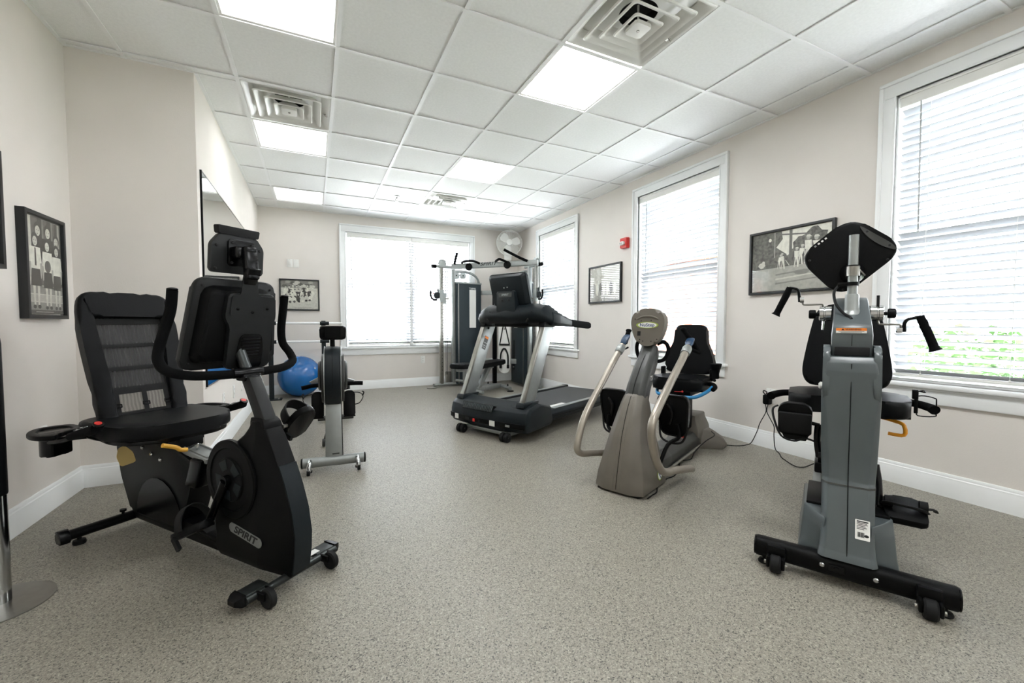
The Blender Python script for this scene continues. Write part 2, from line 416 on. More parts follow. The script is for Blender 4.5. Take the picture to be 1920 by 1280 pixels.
for i in range(len(CX) - 1):
    for j in range(len(CY) - 1):
        x0, x1, y0, y1 = CX[i], CX[i + 1], CY[j], CY[j + 1]
        if y0 > YN and x1 <= XM: continue
        if y0 > YN: x0 = max(x0, XM)
        if y0 < YN < y1 and x0 < XM: y1 = YN          # strip in front of the return wall
        key = (i, j - 8)            # j index 8 -> row starting at y = 0
        if key in LIGHTS or key in VENTS: continue
        w, d = round(x1 - x0 - 0.008, 3), round(y1 - y0 - 0.008, 3)
        if w < 0.02 or d < 0.02: continue
        if (w, d) not in tilecache:
            me = G().box((0, 0, 0.009), (w, d, 0.018), bev=0.003, seg=1).mesh('ceiling_tile'); me.materials.append(TILE); tilecache[(w, d)] = me
        o = link('ceiling_tile', tilecache[(w, d)], ceil); o.location = ((x0 + x1) / 2, (y0 + y1) / 2, H + 0.002)
x0_, x1_, y0_, y1_ = XM, CX[2], YN, 0.6096 * 3
me = G().box((0, 0, 0.009), (x1_ - x0_ - .008, y1_ - y0_ - .008, 0.018), bev=0.003, seg=1).mesh('ceiling_tile'); me.materials.append(TILE)
link('ceiling_tile', me, ceil).location = ((x0_ + x1_) / 2, (y0_ + y1_) / 2, H + 0.002)
def cell(i, r): return CX[i], CX[i + 1], 0.6096 * r, 0.6096 * (r + 1)

LBL = {(2, 0): 'lit square ceiling panel nearest the viewer, left of the two near ones', (2, 3): 'lit square ceiling panel directly beyond the left air diffuser',
       (2, 6): 'lit square ceiling panel close above the back wall window, left one', (5, 0): 'lit square ceiling panel beside the large air diffuser over the right side',
       (5, 3): 'lit square ceiling panel midway along the right half of the ceiling', (5, 6): 'lit square ceiling panel beside the far small air diffuser',
       (2, -3): 'lit square ceiling panel behind the camera on the left', (5, -3): 'lit square ceiling panel behind the camera on the right',
       (2, -6): 'lit square ceiling panel at the rear end, left', (5, -6): 'lit square ceiling panel at the rear end, right'}
for k in LIGHTS:
    x0, x1, y0, y1 = cell(*k); cx, cy = (x0 + x1) / 2, (y0 + y1) / 2
    t = thing('ceiling_light', LBL[k], 'ceiling light', (cx, cy, H), 0, 'lit ceiling panels')
    w, d = x1 - x0 - 0.012, y1 - y0 - 0.012
    part('frame', G().ring([(w / 2, d / 2), (-w / 2, d / 2), (-w / 2, -d / 2), (w / 2, -d / 2)], [(w / 2 - .02, d / 2 - .02), (-w / 2 + .02, d / 2 - .02), (-w / 2 + .02, -d / 2 + .02), (w / 2 - .02, -d / 2 + .02)], 0.05, z0=0.0, bev=0.003), WHITE, t)
    part('diffuser', G().box((0, 0, 0.016), (w - 0.042, d - 0.042, 0.006)), LIT[2 if k[1] == 6 else 1 if k[0] == 5 else 0], t)
VLBL = {(2, 2): 'white square ceiling air diffuser on the left beside two lit panels', (5, -1): 'large white square ceiling air diffuser nearest the right wall windows', (5, 5): 'small far white ceiling air diffuser above the corner gym'}
def sq(w, z, r=0.02):
    return [V((x, y, z)) for x, y in rr(w, w, r, 3)]
for k in VENTS:
    x0, x1, y0, y1 = cell(*k); cx, cy = (x0 + x1) / 2, (y0 + y1) / 2
    t = thing('air_diffuser', VLBL[k], 'ceiling vent', (cx, cy, H), 0, 'square ceiling air diffusers')
    g = G().loft([sq(0.575, 0), sq(0.565, -0.004), sq(0.53, 0.0), sq(0.44, 0.05), sq(0.46, 0.055), sq(0.56, 0.008)], cap=False, closed=True)
    part('frame', g, WHITE, t)
    for w, z in ((0.44, -0.012), (0.315, -0.020), (0.20, -0.028)):
        g = G().loft([sq(w, z), sq(w - 0.012, z - 0.006), sq(w - 0.045, z + 0.002), sq(w - 0.11, z + 0.045), sq(w - 0.105, z + 0.048), sq(w - 0.035, z + 0.012)], cap=False, closed=True)
        part('cone', g, WHITE, t)
    g = G().slab(rr(0.105, 0.105, 0.012), 0.02, bev=0.006, z0=-0.036).rod((0, 0, -0.016), (0, 0, 0.1), 0.006)
    part('centre_plate', g, WHITE, t)
    part('screw', G().lathe([(0.008, -0.04), (0.008, -0.034)], n=12), STEEL, t)
    g = G().lathe([(0.112, 0.056), (0.105, 0.056), (0.105, 0.12), (0.112, 0.12)], closed=True).lathe([(0.105, 0.110), (0.105, 0.118)])
    part('duct_collar', g, DUCT, t)
    part('back_pan', G().ring(rr(0.46, 0.46, .02, 7), ell(0.21, 0.21, 32)[4:] + ell(0.21, 0.21, 32)[:4], 0.004, z0=0.055), WHITE, t)
    part('hook', G().tube([(0.24, 0.02, 0.01), (0.26, 0.02, -0.004), (0.265, 0.03, 0.006), (0.25, 0.035, 0.012)], 0.003, 8).box((0.255, 0.03, 0.01), (0.05, 0.03, 0.004)), STEEL, t)
t = thing('fire_sprinkler', 'small pendant fire sprinkler hanging from the far ceiling', 'sprinkler', (0.871, 3.423, H))
part('escutcheon', G().lathe([(0.035, -0.001), (0.032, -0.008), (0.012, -0.014)]), CHROME, t)
part('head', G().rod((0, 0, -0.01), (0, 0, -0.03), 0.008).tube([(0.011, 0, -0.03), (0.016, 0, -0.045), (0.004, 0, -0.06)], 0.003, 8).tube([(-0.011, 0, -0.03), (-0.016, 0, -0.045), (-0.004, 0, -0.06)], 0.003, 8).lathe([(0.02, -0.062), (0.02, -0.064)]), STEEL, t)

# windows and blinds, built facing -y, then turned into place
def make_window(n, w, z0, z1, place, casing=0.088, top=0.10, mullion=False):
    """opening w wide; local x along the wall, y = outward"""
    o0, o1 = -w / 2, w / 2
    g = G()
    prof = lambda: None
    for s in (-1, 1):
        xc = s * (w / 2 + casing / 2)
        g.box((xc, -0.010, (z0 + z1) / 2), (casing, 0.020, z1 - z0), bev=0.002)
        g.box((s * (w / 2 + casing - 0.012), -0.0165, (z0 + z1 + top - 0.024) / 2), (0.024, 0.031, z1 + top - 0.024 - z0), bev=0.005)
        g.box((s * (w / 2 + 0.006), -0.0135, (z0 + z1) / 2), (0.012, 0.025, z1 - z0), bev=0.004)
    g.box((0, -0.010, z1 + top / 2), (w + 2 * casing - 0.002, 0.020, top), bev=0.002)
    g.box((0, -0.016, z1 + top - 0.012), (w + 2 * casing, 0.032, 0.024), bev=0.006)
    g.box((0, -0.013, z1 + 0.006), (w + 0.02, 0.026, 0.012), bev=0.004)
    root = struct('window_%d' % n, g, TRIM); root.matrix_world = place
    part('window_sill', G().box((0, 0.02, z0 - 0.014), (w + 2 * casing + 0.05, 0.13, 0.028), bev=0.008), TRIM, root)
    part('apron', G().box((0, -0.009, z0 - 0.075), (w + 2 * casing, 0.018, 0.094), bev=0.004).box((0, -0.013, z0 - 0.036), (w + 2 * casing, 0.026, 0.016), bev=0.006), TRIM, root)
    g = G()
    for s in (-1, 1): g.box((s * (w / 2 + 0.001), 0.08, (z0 + z1) / 2), (0.018, 0.16, z1 - z0))
    g.box((0, 0.08, z1 - 0.002), (w, 0.16, 0.018)).box((0, 0.1, z0 + 0.006), (w, 0.14, 0.02))
    part('jamb', g, TRIM, root)
    bays = [(o0, o1)] if not mullion else [(o0, -0.02), (0.02, o1)]
    if mullion: part('mullion', G().box((0, 0.09, (z0 + z1) / 2), (0.05, 0.12, z1 - z0), bev=0.004), TRIM, root)
    zm = z0 + (z1 - z0) * 0.50
    for a, b in bays:
        for lo, hi, yy in ((z0 + 0.014, zm + 0.02, 0.10), (zm - 0.02, z1 - 0.012, 0.135)):
            c, hh = (a + b) / 2, hi - lo; ww = b - a - 0.018
            part('sash', G().ring(*[[(sx * (ww / 2 - k), sz * (hh / 2 - k)) for sx, sz in ((1, 1), (-1, 1), (-1, -1), (1, -1))] for k in (0, 0.042)], 0.032, fm((c, yy + 0.016, (lo + hi) / 2), X, Z), bev=0.004), TRIM, root)
            part('glass_pane', G().box((c, yy, (lo + hi) / 2), (ww - 0.08, 0.005, hh - 0.08)), GLASS, root)
    return root

slat_cache = {}
def make_blind(label, w, z0, z1, place, rnd, tilt=32, group='white slatted window blinds', wand=-0.4):
    t = thing('window_blind', label, 'blind', (0, 0, 0), 0, group); t.matrix_world = place
    yc = 0.036
    part('valance', G().box((0, -0.002, z1 - 0.034), (w, 0.012, 0.068), bev=0.003).box((0, -0.006, z1 - 0.007), (w, 0.014, 0.014), bev=0.003).box((0, yc, z1 - 0.02), (w - 0.01, 0.05, 0.036)), WHITE, t)
    zb = z0 + 0.030
    part('bottom_rail', G().box((0, yc, zb), (w - 0.012, 0.052, 0.018), bev=0.006), WHITE, t)
    key = round(w, 3)
    if key not in slat_cache:
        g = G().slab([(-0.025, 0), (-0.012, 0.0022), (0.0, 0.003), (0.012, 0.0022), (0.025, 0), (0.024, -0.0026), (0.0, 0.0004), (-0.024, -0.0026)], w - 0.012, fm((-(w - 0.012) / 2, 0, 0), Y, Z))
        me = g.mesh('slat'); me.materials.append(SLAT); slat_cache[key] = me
    n = int((z1 - 0.075 - zb) / 0.0445); pitch = (z1 - 0.075 - zb) / n
    # the lowest slats rest on the bottom rail
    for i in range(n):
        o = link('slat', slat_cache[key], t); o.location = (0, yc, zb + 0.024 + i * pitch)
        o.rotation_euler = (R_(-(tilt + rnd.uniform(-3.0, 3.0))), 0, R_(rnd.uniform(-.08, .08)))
    k = 3 if w > 1.0 else 2
    for s in ([-0.36, 0, 0.36] if w > 0.99 else [-0.34, 0.34]):
        part('ladder_cord', G().rod((s * w, yc - 0.0255, zb), (s * w, yc - 0.0255, z1 - 0.05), 0.0011, 6).rod((s * w, yc + 0.0255, zb), (s * w, yc + 0.0255, z1 - 0.05), 0.0011, 6).ball((s * w, yc - 0.024, zb + 0.012), (0.012, 0.01, 0.014), 8, 6), WHITE, t)
    part('tilt_wand', G().rod((wand * w, -0.004, z1 - 0.06), (wand * w + 0.012, -0.012, z1 - 0.86), 0.0042, 8), mat_wand, t)
    return t
mat_wand = mat('clear_wand', (168, 170, 170), 0.3)
rnd = random.Random(7)
def on_right(y): return MX.Translation((XR, y, 0)) @ MX.Rotation(-math.pi / 2, 4, 'Z')
def on_back(x): return MX.Translation((x, YB, 0))
BL = ['white slatted blind over the large near right-hand window', 'white slatted blind in the middle right-wall window behind the stepper', 'white slatted blind in the far right-wall window beside the corner gym', 'white slatted blind behind the camera on the right wall']
for i, (a, b) in enumerate(WINS):
    make_window(i + 1, b - a, WZ0, WZ1, on_right((a + b) / 2))
    make_blind(BL[i], b - a - 0.024, WZ0 + 0.008, WZ1 - 0.011, on_right((a + b) / 2), rnd, wand=-0.40)
make_window(5, BW[1] - BW[0], WZ0, 2.40, on_back(sum(BW) / 2), top=0.115, mullion=True)
make_blind('white slatted blind in the left half of the back wall window', 0.965, WZ0 + 0.008, 2.39, on_back(0.825), rnd, wand=-0.44)
make_blind('white slatted blind in the right half of the back wall window', 0.965, WZ0 + 0.008, 2.39, on_back(1.800), rnd, wand=-0.44)

# outside: lawn, shrubs, a brick building across the way
struct('bounce_paving', G().box(((XR + T_ + XR + 3.2) / 2, 2, -0.62), (3.2 - T_, 24, 0.2)), PAVE)  # unseen paving, added to temper the lawn's green bounce into the room
struct('lawn', G().box((36, 6, -0.6), (60 - 3.2 + 0.0, 70, 0.2)).box((-9.0, 26, -0.6), (33, 30, 0.2)), LAWN)
for k, (x, y, s, lab) in enumerate([(6.9, -2.2, 1.3, 'green shrub outside the near right window, rightmost'), (7.3, 0.1, 1.1, 'green shrub outside the near right window, left of two'), (7.6, 2.6, 0.85, 'low green shrub outside the middle right window')]):
    t = thing('shrub', lab, 'shrub', (x, y, -0.5), 0, 'shrubs outside the windows')
    r2 = random.Random(k); b = bmesh.new()
    for _ in range(1400):
        d = V((r2.gauss(0, 1), r2.gauss(0, 1), r2.gauss(0, 1))).normalized() * (r2.random() ** 0.33) * 0.72 * s
        c = V((0, 0, 0.72 * s)) + V((d.x, d.y, d.z * 0.9)); q = Euler((r2.random() * 6, r2.random() * 6, r2.random() * 6)).to_matrix()
        vs = [b.verts.new(c + q @ V(p) * s) for p in ((0, -.05, 0), (.028, 0, .008), (0, .06, 0), (-.028, 0, .008))]
        b.faces.new(vs)
    g = G(); merge(g.bm, b); lf = part('foliage', g, LEAF, t); lf['kind'] = 'stuff'
    part('trunk', G().rod((0, 0, 0), (0.02, 0, 0.8 * s), 0.03, 10, r2=0.015), BARK, t)
t = thing('brick_building', 'distant red brick building seen between the slats of the middle window', 'building', (16.5, 11.0, -0.5), -12)
part('wall', G().box((0, 0, 2.1), (4.0, 5.0, 4.2)), BRICK, t)
part('roof', G().slab([(-2.3, 4.2), (2.3, 4.2), (0, 5.6)], 5.4, fm((0, 2.7, 0), X, Z)), CHAR, t)
for yy in (-1.4, 1.4): part('window', G().box((-2.02, yy, 2.2), (0.08, 0.9, 1.4), bev=0.01), WHITE, t)

# ------------------------------------------------------------------ machines.  local axes: y = the way the machine faces, x = its right, z = up
def fwd(c): return fm(c, -X, Z)          # plane facing forward, text reads normally from the front
def side_r(c): return fm(c, Y, Z)        # plane facing +x (machine's right flank)

# ---- recumbent bike
bk = thing('recumbent_bike', 'black recumbent exercise bike with mesh seat back and twin screens, at the left', 'exercise bike', (-0.566, 0.10, 0), -141.3)
g = G().box((0, -0.05, 0.065), (0.075, 1.10, 0.055), bev=0.012).box((0, 0.10, 0.098), (0.10, 0.32, 0.02), bev=0.008)
g.slab(round_poly([(-0.20, 0.09), (0.12, 0.09), (0.05, 0.115), (-0.12, 0.13)], 0.02), 0.09, fm((-0.045, 0, 0), Y, Z), bev=0.01)
part('frame', g, BLACK, bk)
g = G().tube([(-0.275, -0.585, 0.053), (0.275, -0.585, 0.053)], 0.026, 16, 0, flat=0.85)
rs_ = part('rear_stabilizer', g, BLACK, bk)
for s in (-1, 1):
    part('end_cap', G().slab(round_poly([(-0.03, 0.026), (0.03, 0.026), (0.03, 0.05), (0.012, 0.084), (-0.018, 0.084), (-0.03, 0.07)], 0.012), 0.035, fm((s * 0.27 - (0.035 if s < 0 else 0), -0.585, 0), Y, Z), bev=0.006), BLACKG, rs_)
    part('levelling_foot', G().lathe([(0.022, 0), (0.024, 0.006), (0.022, 0.018), (0.008, 0.02), (0.008, 0.035)], MX.Translation((s * 0.235, -0.585, 0))), RUBBER, rs_)
part('adjustment_knob', G().lathe([(0.006, 0.075), (0.006, 0.084), (0.013, 0.086), (0.013, 0.096)], MX.Translation((0.075, -0.585, 0))), BLACK, rs_)
fs = part('front_stabilizer', G().rod((-0.19, 0.575, 0.045), (0.19, 0.575, 0.045), 0.0145), DKSTEEL, bk, 'thin dark steel tube')
for s in (-1, 1):
    part('foot_plate', G().box((s * 0.145, 0.545, 0.052), (0.085, 0.062, 0.022), bev=0.006), DKSTEEL, fs, 'grey steel top plate')
    part('end_cap', G().loft([[V((s * a, 0.545 + u * h, 0.046 + w * k)) for u, w in ((1, 1), (-1, 1), (-1, -1), (1, -1))] for a, h, k in ((0.188, .032, .02), (0.205, .030, .017), (0.222, .018, .008))]), BLACKG, fs)
    part('wheel_fork', G().box((s * 0.118, 0.590, 0.045), (0.012, 0.06, 0.03), bev=0.005).box((s * 0.150, 0.590, 0.045), (0.012, 0.06, 0.03), bev=0.005), BLACK, fs)
    part('transport_wheel', G().lathe([(0.012, -0.013), (0.03, -0.013), (0.035, -0.008), (0.035, 0.008), (0.03, 0.013), (0.012, 0.013)], ax((s * 0.134, 0.617, 0.035), X)), RUBBER, fs)
part('barcode_sticker', G().box((-0.105, 0.545, 0.0635), (0.045, 0.03, 0.0012)), PAPER, fs, 'white bar code sticker')
# shroud around the flywheel
def sec(z, yb, yf, wb, wf, k=0.35):
    ym = yb + (yf - yb) * 0.62
    return [V(p) for p in ((wf, yf, z), (wb, ym, z), (wb, yb + 0.02, z), (wb * 0.7, yb, z), (-wb * 0.7, yb, z), (-wb, yb + 0.02, z), (-wb, ym, z), (-wf, yf, z))]
g = G().loft([sec(0.045, .16, .600, .050, .034), sec(0.07, .14, .612, .056, .037), sec(0.14, .15, .624, .060, .039), sec(0.21, .145, .628, .061, .040), sec(0.30, .135, .613, .061, .040), sec(0.385, .15, .582, .060, .039),
              sec(0.46, .20, .549, .058, .038), sec(0.54, .30, .507, .055, .037), sec(0.570, .345, .490, .053, .036), sec(0.60, .372, .470, .050, .035), sec(0.628, .385, .448, .046, .033)], bev=0.006)
sh = part('shroud', g, BLACK, bk)
g = G()
for (z0, a, z1, b) in ((0.21, .628, 0.472, .545),):
    g.loft([[V((x, y, z)) for x, y in ((.036, a0 - .02), (.036, a0 + .0035), (-.036, a0 + .0035), (-.036, a0 - .02))] for z, a0 in ((.065, .612), (.14, .625), (.21, .629), (.30, .614), (.385, .584), (.468, .546))])
part('front_shading', g, TEAL, sh, 'smooth front strip, its lighter shading painted in dark grey')  # overlay in a lighter tone, painting in the shading of the shroud's front face
for s in (1, -1):
    m = ax((s * 0.060, 0.285, 0.385), (s, 0, 0))
    d = part('crank_cover', G().lathe([(0.160, -0.01), (0.160, 0.004), (0.154, 0.009), (0.128, 0.010), (0.124, 0.005), (0.090, 0.005), (0.086, 0.011), (0.03, 0.012)], m, 48), BLACK, bk)
    g = G()
    for k in range(5):
        a = k * 1.2566; g.slab([(0.045 * math.cos(a - .4), 0.045 * math.sin(a - .4)), (0.085 * math.cos(a - .33), 0.085 * math.sin(a - .33)), (0.085 * math.cos(a + .33), 0.085 * math.sin(a + .33)), (0.045 * math.cos(a + .4), 0.045 * math.sin(a + .4))], 0.003, m, z0=0.010)
    part('vane', g, TEAL, d)
    pv = V((0, 0.14, 0.20)) if s < 0 else V((0, -0.115, -0.195))
    c0 = V((s * 0.080, 0.285, 0.385))
    part('crank_arm', G().tube([c0, c0 + pv * 0.5 + X * s * 0.006, c0 + pv + X * s * 0.008], 0.016, 12, 3, rs=[0.02, 0.015, 0.016]).rod(c0 - X * s * 0.02, c0 + X * s * 0.012, 0.022), BLACKG, bk)
    pc = c0 + pv + X * s * 0.062
    if s < 0:
        u = V((0, 0.80, -0.22)).normalized(); nn = V((0, -0.55, 0.83)); long_ = V((0, 0.83, 0.55))
    long_ = V((0, 0.62, 0.70)) if s < 0 else V((0, 0.86, 0.42))
    mx_ = fm(pc, X, long_)
    pd = part('pedal', G().slab(round_poly([(-0.052, -0.085), (0.052, -0.085), (0.056, 0.03), (0.030, 0.095), (-0.030, 0.095), (-0.056, 0.03)], 0.03), 0.030, mx_, bev=0.007, z0=-0.015), BLACK, bk)
    g = G(); n = 16; P = []
    for i in range(n + 1):
        a = math.pi * i / n; P.append((0.060 * math.cos(a), 0.012 + 0.085 * math.sin(a)))
    P2 = [(x * 0.93, z - 0.003) for x, z in P]
    g.loft([[mx_ @ V((x, y, z)) for (x, z), y in ((P[i], -0.005), (P[i], 0.045), (P2[i], 0.045), (P2[i], -0.005))] for i in range(n + 1)])
    g.box((0.054, -0.03, -0.028), (0.012, 0.022, 0.055), rot=(20, 0, 0), mx=mx_)
    part('foot_strap', g, RUBBER, pd)
    part('axle', G().rod(c0 + pv - X * s * 0.012, pc, 0.009), STEEL, pd)
# badge on both flanks
for s in (1, -1):
    b = part('badge', G().slab(rr(0.205, 0.040, 0.02, 6), 0.003, fm((s * 0.0605, 0.370, 0.175), V((0, s * 1.0, -0.165 * 1.0)) if s > 0 else V((0, -1, 0.165)), Z)), SILVER, sh, 'silver badge lettered SPIRIT')
    mx_ = fm((s * 0.0638, 0.370, 0.175), V((0, s * 1.0, -0.165)) if s > 0 else V((0, -1, 0.165)), Z)
    text('lettering', 'SPIRIT', 0.041, mx_, INK, b, 1.28, 0.25, bold=.03)
# seat pedestal
g = G().slab(round_poly([(-0.70, 0.415), (-0.66, 0.25), (-0.565, 0.075), (-0.13, 0.075), (-0.10, 0.14), (-0.045, 0.26), (0.0, 0.40), (-0.12, 0.44), (-0.30, 0.47), (-0.52, 0.47)], 0.03), 0.10, fm((-0.05, 0, 0), Y, Z), bev=0.012)
part('pedestal', g, BLACK, bk)
for s in (1, -1): part('side_recess', G().slab([(-0.50, 0.09)] + [(-0.30 + 0.20 * math.cos(a), 0.09 + 0.20 * math.sin(a)) for a in [math.pi * (1 - i / 12) for i in range(1, 12)]] + [(-0.10, 0.09)], 0.004, fm((s * 0.0505, 0, 0), V((0, s, 0)), Z) @ (MX.Identity(4) if s > 0 else MX.Diagonal((-1, 1, 1, 1)))), BLACKG, bk)
part('nose_cap', G().loft([[V((x, y, z)) for x, y in ((.056, yf), (.056, yf - .09), (-.056, yf - .09), (-.056, yf))] for z, yf in ((0.29, .01), (0.34, .035), (0.40, .06), (0.425, .065))], bev=0.012), BLACKG, bk)
part('seat_rail', G().box((0, -0.20, 0.452), (0.085, 0.56, 0.022), rot=(-7, 0, 0), bev=0.004).box((0.03, -0.2, 0.462), (0.006, 0.54, 0.012), rot=(-7, 0, 0)).box((-0.03, -0.2, 0.462), (0.006, 0.54, 0.012), rot=(-7, 0, 0)), SILVER, bk, 'aluminium seat rail')
part('seat_carriage', G().box((0, -0.35, 0.49), (0.13, 0.26, 0.07), rot=(-7, 0, 0), bev=0.01).rod((-0.11, -0.42, 0.475), (0.11, -0.42, 0.475), 0.012).box((0, -0.16, 0.475), (0.10, 0.10, 0.05), bev=0.008).box((-0.01, -0.20, 0.50), (0.12, 0.12, 0.06), bev=0.008), BLACK, bk)
bolts(bk, [(0.053, -0.42, 0.42), (0.053, -0.34, 0.40), (0.053, -0.26, 0.385)], X, 0.010, CHROME)
part('tension_spring', G().rod((0.06, -0.50, 0.455), (0.06, -0.38, 0.452), 0.012).ball((0.062, -0.52, 0.44), (0.03, 0.03, 0.03)), STEEL, bk)
lv = part('adjust_lever', G().tube([(0.008, -0.05, 0.39), (0.008, -0.05, 0.462), (0.014, -0.05, 0.470), (0.052, -0.05, 0.458)], 0.006, 10, 4), CHROME, bk, 'chrome rod with a yellow grip')
part('grip', G().tube([(0.050, -0.05, 0.458), (0.075, -0.05, 0.464), (0.092, -0.05, 0.479), (0.140, -0.05, 0.500)], 0.0095, 10, 4), YELLOW, lv, 'yellow lever grip')
part('hang_tag', G().slab(round_poly([(-0.03, 0), (-0.012, 0.04), (0.012, 0.04), (0.03, 0), (0.028, -0.05), (-0.028, -0.05)], 0.012), 0.0015, fm((0.112, -0.45, 0.398), V((-0.93, 0.35, 0.25)), Z)), TAG, bk, 'cream paper hang tag')
# seat cushion and mesh back
seat2d = [(-0.20, -0.58), (-0.23, -0.40), (-0.235, -0.26), (-0.19, -0.15), (-0.09, -0.105), (0.09, -0.105), (0.19, -0.15), (0.235, -0.26), (0.23, -0.40), (0.20, -0.58)]
part('seat', G().slab([p.to_2d() for p in cat([(x, y, 0) for x, y in seat2d], 4, True)], 0.062, MX.Translation((0, 0, 0.512)), bev=0.018, seg=3), VINYL, bk)
part('seat_pan', G().slab([(p.x * 0.93, p.y * 0.96 - 0.015) for p in cat([(x, y, 0) for x, y in seat2d], 4, True)], 0.02, MX.Translation((0, 0, 0.492)), bev=0.006), BLACKG, bk)
bb, bt = V((0, -0.505, 0.545)), V((0, -0.695, 1.165)); bu = (bt - bb).normalized(); L_ = (bt - bb).length
mb = fm(bb, -X, bu)     # plane facing forward
def backpt(x, t): return mb @ V((x, t, 0))
outer = [p.to_2d() for p in cat([(-0.172, 0.0, 0), (-0.18, 0.15, 0), (-0.192, 0.42, 0), (-0.186, 0.58, 0), (-0.15, 0.64, 0), (-0.06, 0.642, 0), (0.06, 0.642, 0), (0.15, 0.64, 0), (0.186, 0.58, 0), (0.192, 0.42, 0), (0.18, 0.15, 0), (0.172, 0.0, 0), (0.10, -0.01, 0), (0, -0.012, 0), (-0.10, -0.01, 0)], 4, True)]
inner = [p.to_2d() for p in cat([(-0.110, 0.03, 0), (-0.113, 0.15, 0), (-0.128, 0.36, 0), (-0.136, 0.50, 0), (-0.128, 0.515, 0), (-0.06, 0.517, 0), (0.06, 0.517, 0), (0.128, 0.515, 0), (0.136, 0.50, 0), (0.128, 0.36, 0), (0.113, 0.15, 0), (0.110, 0.03, 0), (0.08, 0.025, 0), (0, 0.025, 0), (-0.08, 0.025, 0)], 4, True)]
sb = part('seat_back', G().ring(outer, inner, 0.055, mb, bev=0.016, seg=3, z0=-0.03), VINYL, bk, 'padded black surround of the mesh back')
part('mesh_panel', G().slab([(-0.12, 0.14), (0.12, 0.14), (0.14, 0.52), (-0.14, 0.52)], 0.002, mb, z0=-0.012), MESHU, sb, 'dark doubled mesh cloth')
part('mesh_panel', G().slab([(-0.112, 0.02), (0.112, 0.02), (0.12, 0.14), (-0.12, 0.14)], 0.002, mb, z0=-0.012), MESHL, sb, 'pale see-through mesh cloth')
for t_, h_ in ((0.500, 0.030), (0.375, 0.018), (0.260, 0.020), (0.150, 0.034), (0.035, 0.014)):
    w_ = 0.118 + 0.022 * t_ / 0.5
    part('webbing_strap', G().box((0, t_, -0.006), (2 * w_, h_, 0.003), rot=(0, 0, 1.0), mx=mb), STRAP, sb)
for x_ in (-0.10, 0.01, 0.10):
    v = part('webbing_strap', G().box((x_, 0.088, -0.003), (0.020, 0.125, 0.003), mx=mb), STRAP, sb)
    part('buckle', G().ring(rr(0.03, 0.02, 0.004), rr(0.02, 0.01, 0.002), 0.005, mb @ MX.Translation((x_, 0.075, 0)), bev=0.001), BLACKG, v)
# side handles with trays
for s in (1, -1):
    g = G().tube([(s * 0.10, -0.50, 0.492), (s * 0.24, -0.56, 0.50), (s * 0.31, -0.60, 0.497), (s * 0.335, -0.545, 0.500), (s * 0.325, -0.45, 0.518), (s * 0.31, -0.38, 0.540)], 0.014, 12, 6)
    ar = part('side_handle', g, BLACKG, bk)
    part('grip', G().tube([(s * 0.31, -0.385, 0.539), (s * 0.298, -0.29, 0.565), (s * 0.290, -0.205, 0.588)], 0.0185, 12, 4, rs=[0.017, 0.0185, 0.02]), FOAM, ar)
    for y_, z_ in ((-0.345, 0.553), (-0.295, 0.567)):
        part('pulse_sensor', G().slab(rr(0.02, 0.036, 0.004), 0.003, fm((s * 0.301, y_, z_ + 0.0165), X, V((0, 0.96, 0.28)))), CHROME, ar)
    bt_ = part('control_button', G().slab(ell(0.034, 0.046, 20), 0.006, fm((s * 0.288, -0.195, 0.603), X, V((0, 0.93, -0.36)))), BLACKG, ar)
    part('button', G().slab(ell(0.024, 0.026, 20), 0.003, fm((s * 0.288, -0.197, 0.609), X, V((0, 0.93, -0.36)))), RED, bt_, 'round red button')
    # tray with a cup well
    outl = [p.to_2d() for p in cat([(0.23, -0.66, 0), (0.33, -0.68, 0), (0.385, -0.60, 0), (0.392, -0.50, 0), (0.355, -0.44, 0), (0.325, -0.47, 0), (0.29, -0.50, 0), (0.23, -0.53, 0)], 5, True)]
    inn = [p.to_2d() for p in cat([(0.255, -0.635, 0), (0.32, -0.655, 0), (0.355, -0.605, 0), (0.362, -0.545, 0), (0.338, -0.51, 0), (0.318, -0.525, 0), (0.29, -0.54, 0), (0.255, -0.555, 0)], 5, True)]
    fl = MX.Diagonal((s, 1, 1, 1))
    trm = MX.Translation((0, 0.02, 0.527)) @ fl
    g = G(); b = G().ring(outl, inn, 0.022, bev=0.006).bm; merge(g.bm, b, trm); bmesh.ops.recalc_face_normals(g.bm, faces=g.bm.faces[:])
    tr = part('tray', g, BLACK, bk)
    g = G(); b = G().slab([(x * 0.9 + 0.03, y * 0.94 - 0.033) for x, y in inn], 0.10, z0=-0.085, bev=0.008).bm; merge(g.bm, b, trm); bmesh.ops.recalc_face_normals(g.bm, faces=g.bm.faces[:])
    part('cup_well', g, BLACKG, tr)
# mast, handlebar, console
def oblong(c, w, d, tilt=0.0):
    return [V((c[0] + sx * w / 2, c[1] + sy * d / 2, c[2] + (sy * d / 2) * tilt)) for sx, sy in ((1, 1), (-1, 1), (-1, -1), (1, -1))]
ms = part('mast', G().loft([oblong((0, 0.425, 0.59), 0.056, 0.070), oblong((0, 0.418, 0.64), 0.054, 0.066), oblong((0, 0.330, 0.80), 0.052, 0.062)], bev=0.008), BIKEC, bk)
part('mast_edge', G().loft([[V((x, y + d, z)) for x, d in ((-0.0265, 0.022), (-0.0290, 0.022), (-0.0290, -0.018), (-0.0265, -0.018))] for y, z in ((0.425, 0.625), (0.33, 0.80))]), SILVER, ms, 'bright silver side strip')
part('mast_collar', G().loft([oblong((0, 0.425, 0.60), 0.078, 0.09), oblong((0, 0.42, 0.625), 0.074, 0.084), oblong((0, 0.41, 0.64), 0.062, 0.072)], bev=0.004), BLACK, ms)
part('mast_tube', G().rod((0, 0.318, 0.80), (0, 0.232, 0.955), 0.021), DKSTEEL, ms, 'round dark steel upper tube')
